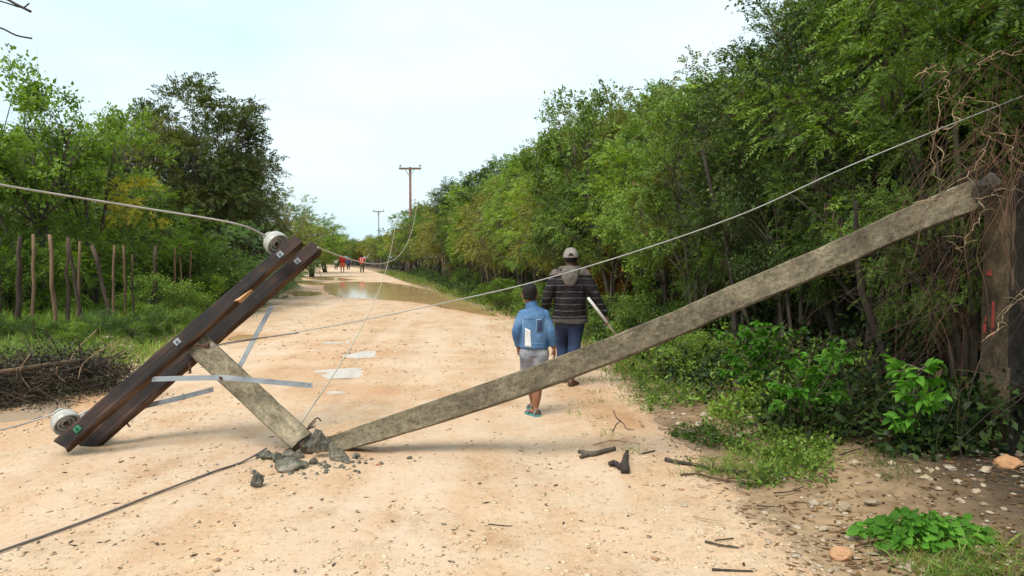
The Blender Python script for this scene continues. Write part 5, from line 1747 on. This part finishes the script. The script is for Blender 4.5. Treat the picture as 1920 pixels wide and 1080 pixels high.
def drape(obj, name, mat, parent, corners, off=.004, nx=6, nz=8):
    """a sewn-on piece laid over the back of a garment: grid in x, z dropped on to its surface"""
    me = obj.data
    bv = BVHTree.FromPolygons([v__.co for v__ in me.vertices], [p_.vertices[:] for p_ in me.polygons])
    V = []; (x0, z0), (x1, z1), (x2, z2), (x3, z3) = corners
    for j in range(nz + 1):
        for i in range(nx + 1):
            s_, t_ = i / nx, j / nz
            x = (x0 * (1 - s_) + x1 * s_) * (1 - t_) + (x3 * (1 - s_) + x2 * s_) * t_
            z_ = (z0 * (1 - s_) + z1 * s_) * (1 - t_) + (z3 * (1 - s_) + z2 * s_) * t_
            h = bv.ray_cast(Vector((x, -1, z_)), Vector((0, 1, 0)))
            y_ = h[0].y if h[0] else -.08
            V.append((x, y_ - off, z_))
    w_ = nx + 1
    Fc = [(j * w_ + i, j * w_ + i + 1, (j + 1) * w_ + i + 1, (j + 1) * w_ + i) for j in range(nz) for i in range(nx)]
    m2 = bpy.data.meshes.new(name); m2.from_pydata(V, [], Fc); m2.materials.append(M[mat])
    m2.polygons.foreach_set('use_smooth', [True] * len(Fc))
    o = link(name, m2, None, parent)
    md = o.modifiers.new('thickness', 'SOLIDIFY'); md.thickness = .003; md.offset = 0
    return o

# the boy
g = G(1001, 778)
boy = empty('person', (g.x, g.y, gz(g.x, g.y) + .005), (0, 0, math.radians(-2)))
tag(boy, 'boy walking away in a blue denim jacket with patches, washed shorts and teal sandals', 'person')
bd = BODY()
hc, hr = (-.045, .03, 1.232), (.074, .092, .106)
head(bd, hc, hr, .85)
bd.limb([(-.02, 0, 1.04), (-.03, .005, 1.12), (-.04, .015, 1.19)], [.055, .043, .045])
bd.limb([(0, 0, .66), (0, 0, .72), (0, -.005, .88), (0, -.005, 1.0), (-.01, -.003, 1.07)], [(.11, .08), (.105, .075), (.11, .078), (.118, .075), (.075, .05)])
bd.limb([(-.112, 0, 1.04), (-.172, -.03, .87), (-.157, .055, .69)], [.04, .034, .025], side=(0, 1, 0))
bd.hand((-.157, .055, .69), (.12, .25, -1), (.6, .6, 0), 1, .82, .5)
bd.limb([(.108, 0, 1.04), (.168, -.03, .86), (.2, .0, .70)], [.04, .034, .025], side=(0, 1, 0))
bd.hand((.2, .0, .695), (.12, .1, -1), (-.9, .3, 0), -1, .85, .45)
bd.limb([(.06, 0, .63), (.04, .02, .38), (.03, -.01, .22), (.015, -.015, .075)], [.068, .05, .048, .03])
bd.limb([(-.055, 0, .63), (-.035, .14, .38), (-.02, .14, .24), (-.008, .17, .10)], [.068, .05, .048, .03])
def foot(bd, a, dirv, k=1.0):
    a = Vector(a); d = Vector(dirv).normalized()
    h = Vector((a.x, a.y, a.z - .045 * k)) - d * .025 * k
    bd.limb([a, h + Vector((0, 0, .012 * k))], [.03 * k, .03 * k])
    t_ = h + d * .17 * k; t_.z = h.z - .012 * k
    bd.limb([h, h + d * .09 * k, t_], [(.03 * k, .03 * k), (.036 * k, .027 * k), (.036 * k, .014 * k)], side=d.cross(Vector((0, 0, 1))))
    sd = d.cross(Vector((0, 0, 1))).normalized()
    for q in range(5):
        c = t_ + sd * (.026 - .0135 * q) * k + d * (.018 - .004 * abs(q - 1)) * k
        bd.ell(c, (.008 * k, .012 * k, .008 * k), 8, 6)
    return h, t_, d, sd
f1_ = foot(bd, (.015, -.015, .085), (-.55, .84, 0), .92)
f2_ = foot(bd, (-.008, .17, .105), (-.25, .97, 0), .92)
bd.remesh('body', .0058, 'skin_brown', boy, 3)
eyes(hc, hr, boy, .85)
q = BODY(); q.ell((hc[0], hc[1] - .012, hc[2] + .030), (.080, .098, .090)); q.ell((hc[0] + .005, hc[1] + .0, hc[2] + .075), (.066, .08, .05)); q.ell((hc[0], hc[1] - .035, hc[2] - .02), (.068, .066, .05))
q.remesh('hair', .008, 'hair', boy, 2, .005)
q = BODY()
q.limb([(.0, 0, .695), (0, -.002, .76), (0, -.005, .9), (0, -.006, 1.0), (-.008, -.003, 1.065), (-.015, 0, 1.105)], [(.148, .108), (.143, .104), (.14, .106), (.142, .104), (.115, .08), (.065, .06)], seg=24, ends=(False, False))
q.limb([(-.108, 0, 1.035), (-.172, -.03, .87), (-.158, .05, .715)], [.056, .05, .04], side=(0, 1, 0), ends=(True, False))
q.limb([(.105, 0, 1.035), (.168, -.03, .86), (.196, -.0, .72)], [.054, .048, .039], side=(0, 1, 0), ends=(True, False))
q.limb([(-.02, .005, 1.09), (-.028, .01, 1.135)], [(.072, .064), (.066, .062)], seg=18)
jk = q.remesh('denim_jacket', .0075, 'denim', boy, 3, .009)
drape(jk, 'white_patch', 'cloth_white', boy, [(-.092, .715), (-.025, .71), (-.034, .88), (-.088, .905)])
drape(jk, 'patch_border', 'denim_seam', boy, [(.018, .862), (.088, .862), (.085, .995), (.022, .995)], .003)
drape(jk, 'navy_patch', 'denim_navy', boy, [(.027, .872), (.079, .872), (.077, .985), (.03, .985)], .007)
for cs_ in ([(-.105, 1.0), (.105, 1.0), (.105, 1.006), (-.105, 1.006)], [(-.13, .745), (.13, .745), (.13, .75), (-.13, .75)], [(-.10, .75), (-.094, .75), (-.112, 1.0), (-.118, 1.0)], [(.094, .75), (.10, .75), (.118, 1.0), (.112, 1.0)]):
    drape(jk, 'seam', 'denim_seam', boy, cs_, .002, 12, 2)
q = BODY()
q.limb([(0, .0, .72), (0, .0, .62)], [(.122, .09), (.125, .092)], seg=20, ends=(True, False))
q.limb([(.06, 0, .64), (.05, .02, .46), (.042, .01, .31)], [.093, .088, .09], ends=(True, False))
q.limb([(-.06, .0, .64), (-.05, .08, .46), (-.03, .13, .31)], [.093, .088, .09], ends=(True, False))
q.remesh('shorts', .008, 'shorts', boy, 3, .010)
for h, t_, d, sd in (f1_, f2_):
    e = empty('sandal'); e.parent = boy
    mb = MB()
    rs = []
    for u_, hw in ((-.035, .012), (-.025, .028), (.0, .034), (.07, .032), (.13, .040), (.17, .040), (.195, .030), (.205, .012)):
        c = Vector((h.x, h.y, 0)) + d * u_ * .95 + Vector((0, 0, h.z - .032 + .0))
        rs.append([c + sd * hw + Vector((0, 0, .012)), c - sd * hw + Vector((0, 0, .012)), c - sd * hw * .95 - Vector((0, 0, .014)), c + sd * hw * .95 - Vector((0, 0, .014))])
    mb.rings(rs); mb.build('sole', M['sandal'], e)
    mb = MB()
    for c0, hh, ww in ((.10, .034, .042), (-.012, .05, .033)):
        c = Vector((h.x, h.y, h.z - .022)) + d * c0
        arc = [c + sd * ww * math.cos(a) + Vector((0, 0, hh * math.sin(a))) for a in np.linspace(0, math.pi, 9)]
        rs = [[p_ + d * .016, p_ - d * .016, p_ - d * .016 + (p_ - c).normalized() * .006, p_ + d * .016 + (p_ - c).normalized() * .006] for p_ in arc]
        mb.rings(rs)
    mb.build('strap', M['sandal_grey'], e)

# the man
g = G(1068, 723)
man = empty('person', (g.x, g.y, gz(g.x, g.y) + .005), (0, 0, math.radians(-3)))
tag(man, 'barefoot man walking away in a grey cap, dark striped hooded jacket and jeans', 'person')
bd = BODY()
hc, hr = (.01, .04, 1.595), (.079, .1, .122)
head(bd, hc, hr)
bd.limb([(0, 0, 1.40), (.005, .015, 1.46), (.01, .03, 1.53)], [.07, .058, .06])
bd.limb([(0, 0, .86), (0, 0, .98), (0, -.01, 1.15), (0, -.015, 1.3), (0, -.01, 1.41)], [(.155, .11), (.145, .1), (.165, .11), (.185, .115), (.11, .075)])
LS, LE, LW_ = (-.17, -.01, 1.385), (-.262, -.05, 1.12), (-.305, .03, .90)
RS, RE, RW_ = (.17, -.01, 1.385), (.30, -.05, 1.13), (.43, -.02, .875)
bd.limb([LS, LE, LW_], [.06, .045, .03], side=(0, 1, 0))
bd.hand(LW_, (-.03, .15, -1), (.9, .3, 0), 1, 1.0, .5)
bd.limb([RS, RE, RW_], [.06, .045, .03], side=(0, 1, 0))
bd.hand(RW_, (.25, -.05, -1), (-.7, -.7, 0), -1, 1.0, 1.0)
bd.limb([(.085, 0, .86), (.05, .03, .48), (.04, -.02, .28), (.02, -.05, .095)], [.1, .062, .058, .038])
bd.limb([(-.085, 0, .86), (-.085, .2, .50), (-.08, .18, .30), (-.07, .22, .105)], [.1, .062, .058, .038])
foot(bd, (.02, -.05, .085), (.35, .93, 0), 1.25)
foot(bd, (-.07, .22, .10), (-.1, .99, 0), 1.25)
bd.remesh('body', .0072, 'skin_dark', man, 3)
eyes(hc, hr, man)
q = BODY(); q.ell((hc[0], hc[1] - .012, hc[2] + .0), (.084, .102, .09)); q.remesh('hair', .009, 'hair', man, 2, .004)
# cap worn forward: dome, peak in front, strap with an opening at the back
cp = empty('cap', (hc[0], hc[1] - .006, hc[2] + .005)); cp.parent = man
mb = MB(); rs = []
for i in range(13):
    a = math.pi / 2 * i / 12
    rs.append([Vector((.097 * math.cos(a) ** .8 * math.cos(t_), .118 * math.cos(a) ** .8 * math.sin(t_), -.012 + .128 * math.sin(a))) for t_ in (2 * math.pi * j / 28 for j in range(28))])
mb.rings(rs); mb.lathe((0, 0, .112), (0, 0, 1), [(.009, 0), (.009, .006), (0, .008)], 8)
mb.build('dome', M['cap'], cp, True)
mb = MB(); rs = []
for i in range(9):
    a = math.pi * (.18 + .64 * i / 8)
    p0 = Vector((.097 * math.cos(a), .116 * math.sin(a), .0)); p1 = Vector((.094 * math.cos(a) * 1.02, .116 * math.sin(a) + .075 * math.sin(math.pi * i / 8), -.018))
    rs.append([p0 + Vector((0, 0, .003)), p1 + Vector((0, 0, .003)), p1 - Vector((0, 0, .003)), p0 - Vector((0, 0, .003))])
mb.rings(rs); mb.build('peak', M['cap'], cp)
mb = MB()
vs = []
for j in range(11):
    t_ = math.pi * j / 10
    x = .032 * math.cos(t_); z_ = .006 + .042 * math.sin(t_)
    vs.append((x, z_))
def capy(x, z_): 
    a = math.asin(min(1, max(0, (z_ + .012) / .128))); cc_ = math.cos(a) ** .8
    return -.118 * cc_ * math.sqrt(max(0, 1 - (x / (.097 * cc_)) ** 2)) - .0025
ring = [Vector((x, capy(x, z_), z_)) for x, z_ in vs]
ctr = Vector((0, capy(0, .02) - .001, .02))
mb.add([ctr] + ring, [(0, i, i + 1) for i in range(1, 11)] + [(0, 11, 1)])
mb.build('opening', M['hair'], cp, True)
q = BODY()
q.limb([(0, 0, .785), (0, -.005, .92), (0, -.012, 1.12), (0, -.015, 1.28), (0, -.012, 1.38), (0, -.005, 1.445)], [(.235, .155), (.205, .14), (.195, .138), (.20, .138), (.175, .11), (.09, .08)], seg=26, ends=(False, False))
q.limb([LS, (-.268, -.055, 1.12), (-.307, .025, .935)], [.076, .068, .052], side=(0, 1, 0), ends=(True, False))
q.limb([RS, (.307, -.055, 1.13), (.427, -.022, .90)], [.076, .07, .054], side=(0, 1, 0), ends=(True, False))
jk = q.remesh('striped_jacket', .01, 'striped', man, 3, .014)
q = BODY()
q.ell((0, -.125, 1.41), (.115, .045, .06)); q.ell((0, -.138, 1.35), (.105, .042, .09)); q.ell((0, -.142, 1.30), (.075, .034, .07))
q.limb([(-.12, .02, 1.45), (-.08, -.08, 1.455), (0, -.11, 1.46), (.08, -.08, 1.455), (.12, .02, 1.45)], [(.035, .03)] * 5, side=(0, 0, 1))
q.remesh('hood', .009, 'hood', man, 3, .008)
q = BODY()
q.limb([(0, 0, .95), (0, 0, .82)], [(.15, .11), (.155, .115)], seg=20)
q.limb([(.085, 0, .86), (.06, .03, .50), (.048, -.02, .30), (.035, -.04, .19)], [.105, .08, .076, .07], ends=(True, False))
q.limb([(-.085, 0, .86), (-.09, .19, .51), (-.085, .18, .34), (-.08, .21, .20)], [.105, .08, .076, .07], ends=(True, False))
q.remesh('jeans', .009, 'jeans', man, 3, .011)
# the white stick in his right hand
hp = man.matrix_basis @ Vector((.452, -.045, .80))
s0_ = P(1103, 559, hp.y - .2); s1_ = hp + (hp - s0_) * .62
mb = MB(); mb.tube([s0_, s0_.lerp(s1_, .5), s1_], .0175, 10); o = mb.build('stick', M['stick_white'], None, True)
tag(o, 'straight white stick carried in the right hand of the capped man', 'stick')

# far walkers
def walker(px, py, h, top, bottom, label, skin='skin_dark', legs_bare=False, skirt=False, face=1, step=.12, vest=None):
    g = G(px, py); s_ = h / 1.73
    r_ = empty('person', (g.x, g.y, 0), (0, 0, 0 if face > 0 else math.pi), s_); tag(r_, label, 'person')
    bd = BODY(); head(bd, (0, .02, 1.6), (.085, .1, .125))
    bd.limb([(0, 0, 1.38), (0, .01, 1.52)], [.065, .06])
    bd.limb([(0, 0, .88), (0, 0, 1.12), (0, 0, 1.4)], [(.16, .11), (.16, .11), (.15, .1)])
    for q_ in (-1, 1):
        bd.limb([(q_ * .2, 0, 1.38), (q_ * .27, -.04, 1.12), (q_ * .27, .08 * q_, .9)], [.06, .045, .03], side=(0, 1, 0))
        bd.hand((q_ * .27, .08 * q_, .9), (0, .1, -1), (-q_, .2, 0), q_, 1.0, .5)
        bd.limb([(q_ * .09, 0, .86), (q_ * .09, step * q_ + .06, .48), (q_ * .08, step * q_ * 1.6, .09)], [.1, .062, .04])
        foot(bd, (q_ * .08, step * q_ * 1.6, .085), (0, 1, 0), 1.25)
    bd.remesh('body', .016, skin, r_, 2)
    q = BODY(); q.ell((0, 0, 1.63), (.092, .108, .11)); q.remesh('hair', .016, 'hair', r_, 1)
    q = BODY(); q.limb([(0, 0, .86), (0, 0, 1.1), (0, 0, 1.35), (0, 0, 1.44)], [(.21, .15), (.2, .14), (.2, .135), (.1, .08)], seg=18, ends=(False, False))
    for q_ in (-1, 1): q.limb([(q_ * .19, 0, 1.38), (q_ * .27, -.03, 1.15)], [.085, .07], side=(0, 1, 0))
    sh = q.remesh('shirt', .016, top, r_, 2, .006)
    q = BODY()
    if skirt: q.limb([(0, 0, .95), (0, 0, .75), (0, 0, .5)], [(.18, .13), (.23, .17), (.26, .2)], seg=18, ends=(False, False))
    else:
        q.limb([(0, 0, .95), (0, 0, .82)], [(.17, .125), (.175, .13)], seg=16)
        for q_ in (-1, 1): q.limb([(q_ * .09, 0, .86), (q_ * .095, step * q_ + .06, .49), (q_ * .085, step * q_ * 1.5, .45 if legs_bare else .14)], [.115, .085, .075])
    q.remesh('skirt' if skirt else 'trousers', .016, bottom, r_, 2)
    if vest:
        for a_ in (-.1, .1):
            drape(sh, 'vest_strap', vest, r_, [(a_ - .03, 1.0), (a_ + .03, 1.0), (a_ + .03, 1.42), (a_ - .03, 1.42)], .012)
    return r_
M['red'] = cloth('red_cloth', (.45, .03, .025), (.6, .06, .045)); M['orange'] = cloth('orange_red_cloth', (.55, .12, .06), (.65, .17, .09))
M['neon'] = cloth('neon_green_cloth', (.42, .6, .16), (.52, .68, .26)); M['black'] = cloth('black_cloth', (.015, .015, .018), (.03, .03, .035))
M['offwhite'] = cloth('off_white_cloth', (.5, .46, .40), (.6, .56, .5)); M['navy'] = cloth('navy_cloth', (.03, .035, .09), (.05, .06, .14)); M['olive'] = cloth('olive_cloth', (.07, .07, .05), (.12, .11, .08))
M['pink'] = cloth('pink_white_cloth', (.7, .5, .5), (.75, .6, .58))
walker(642, 511, 1.95, 'red', 'orange', 'far person in a red top and orange red skirt, tallest of the group', 'skin_dark', True, True, 1)
walker(679, 511, 1.85, 'red', 'olive', 'far person in a red vest with pale shoulder straps walking at the right road side', vest='pink')
walker(630, 505.5, 1.65, 'offwhite', 'black', 'far person in an off white shirt and black trousers left of the one in red')
walker(653, 506, 1.55, 'navy', 'black', 'far person in dark blue clothes right of the one in red')
walker(607, 503.5, 1.9, 'neon', 'black', 'far person in a neon green top at the left end of the road')
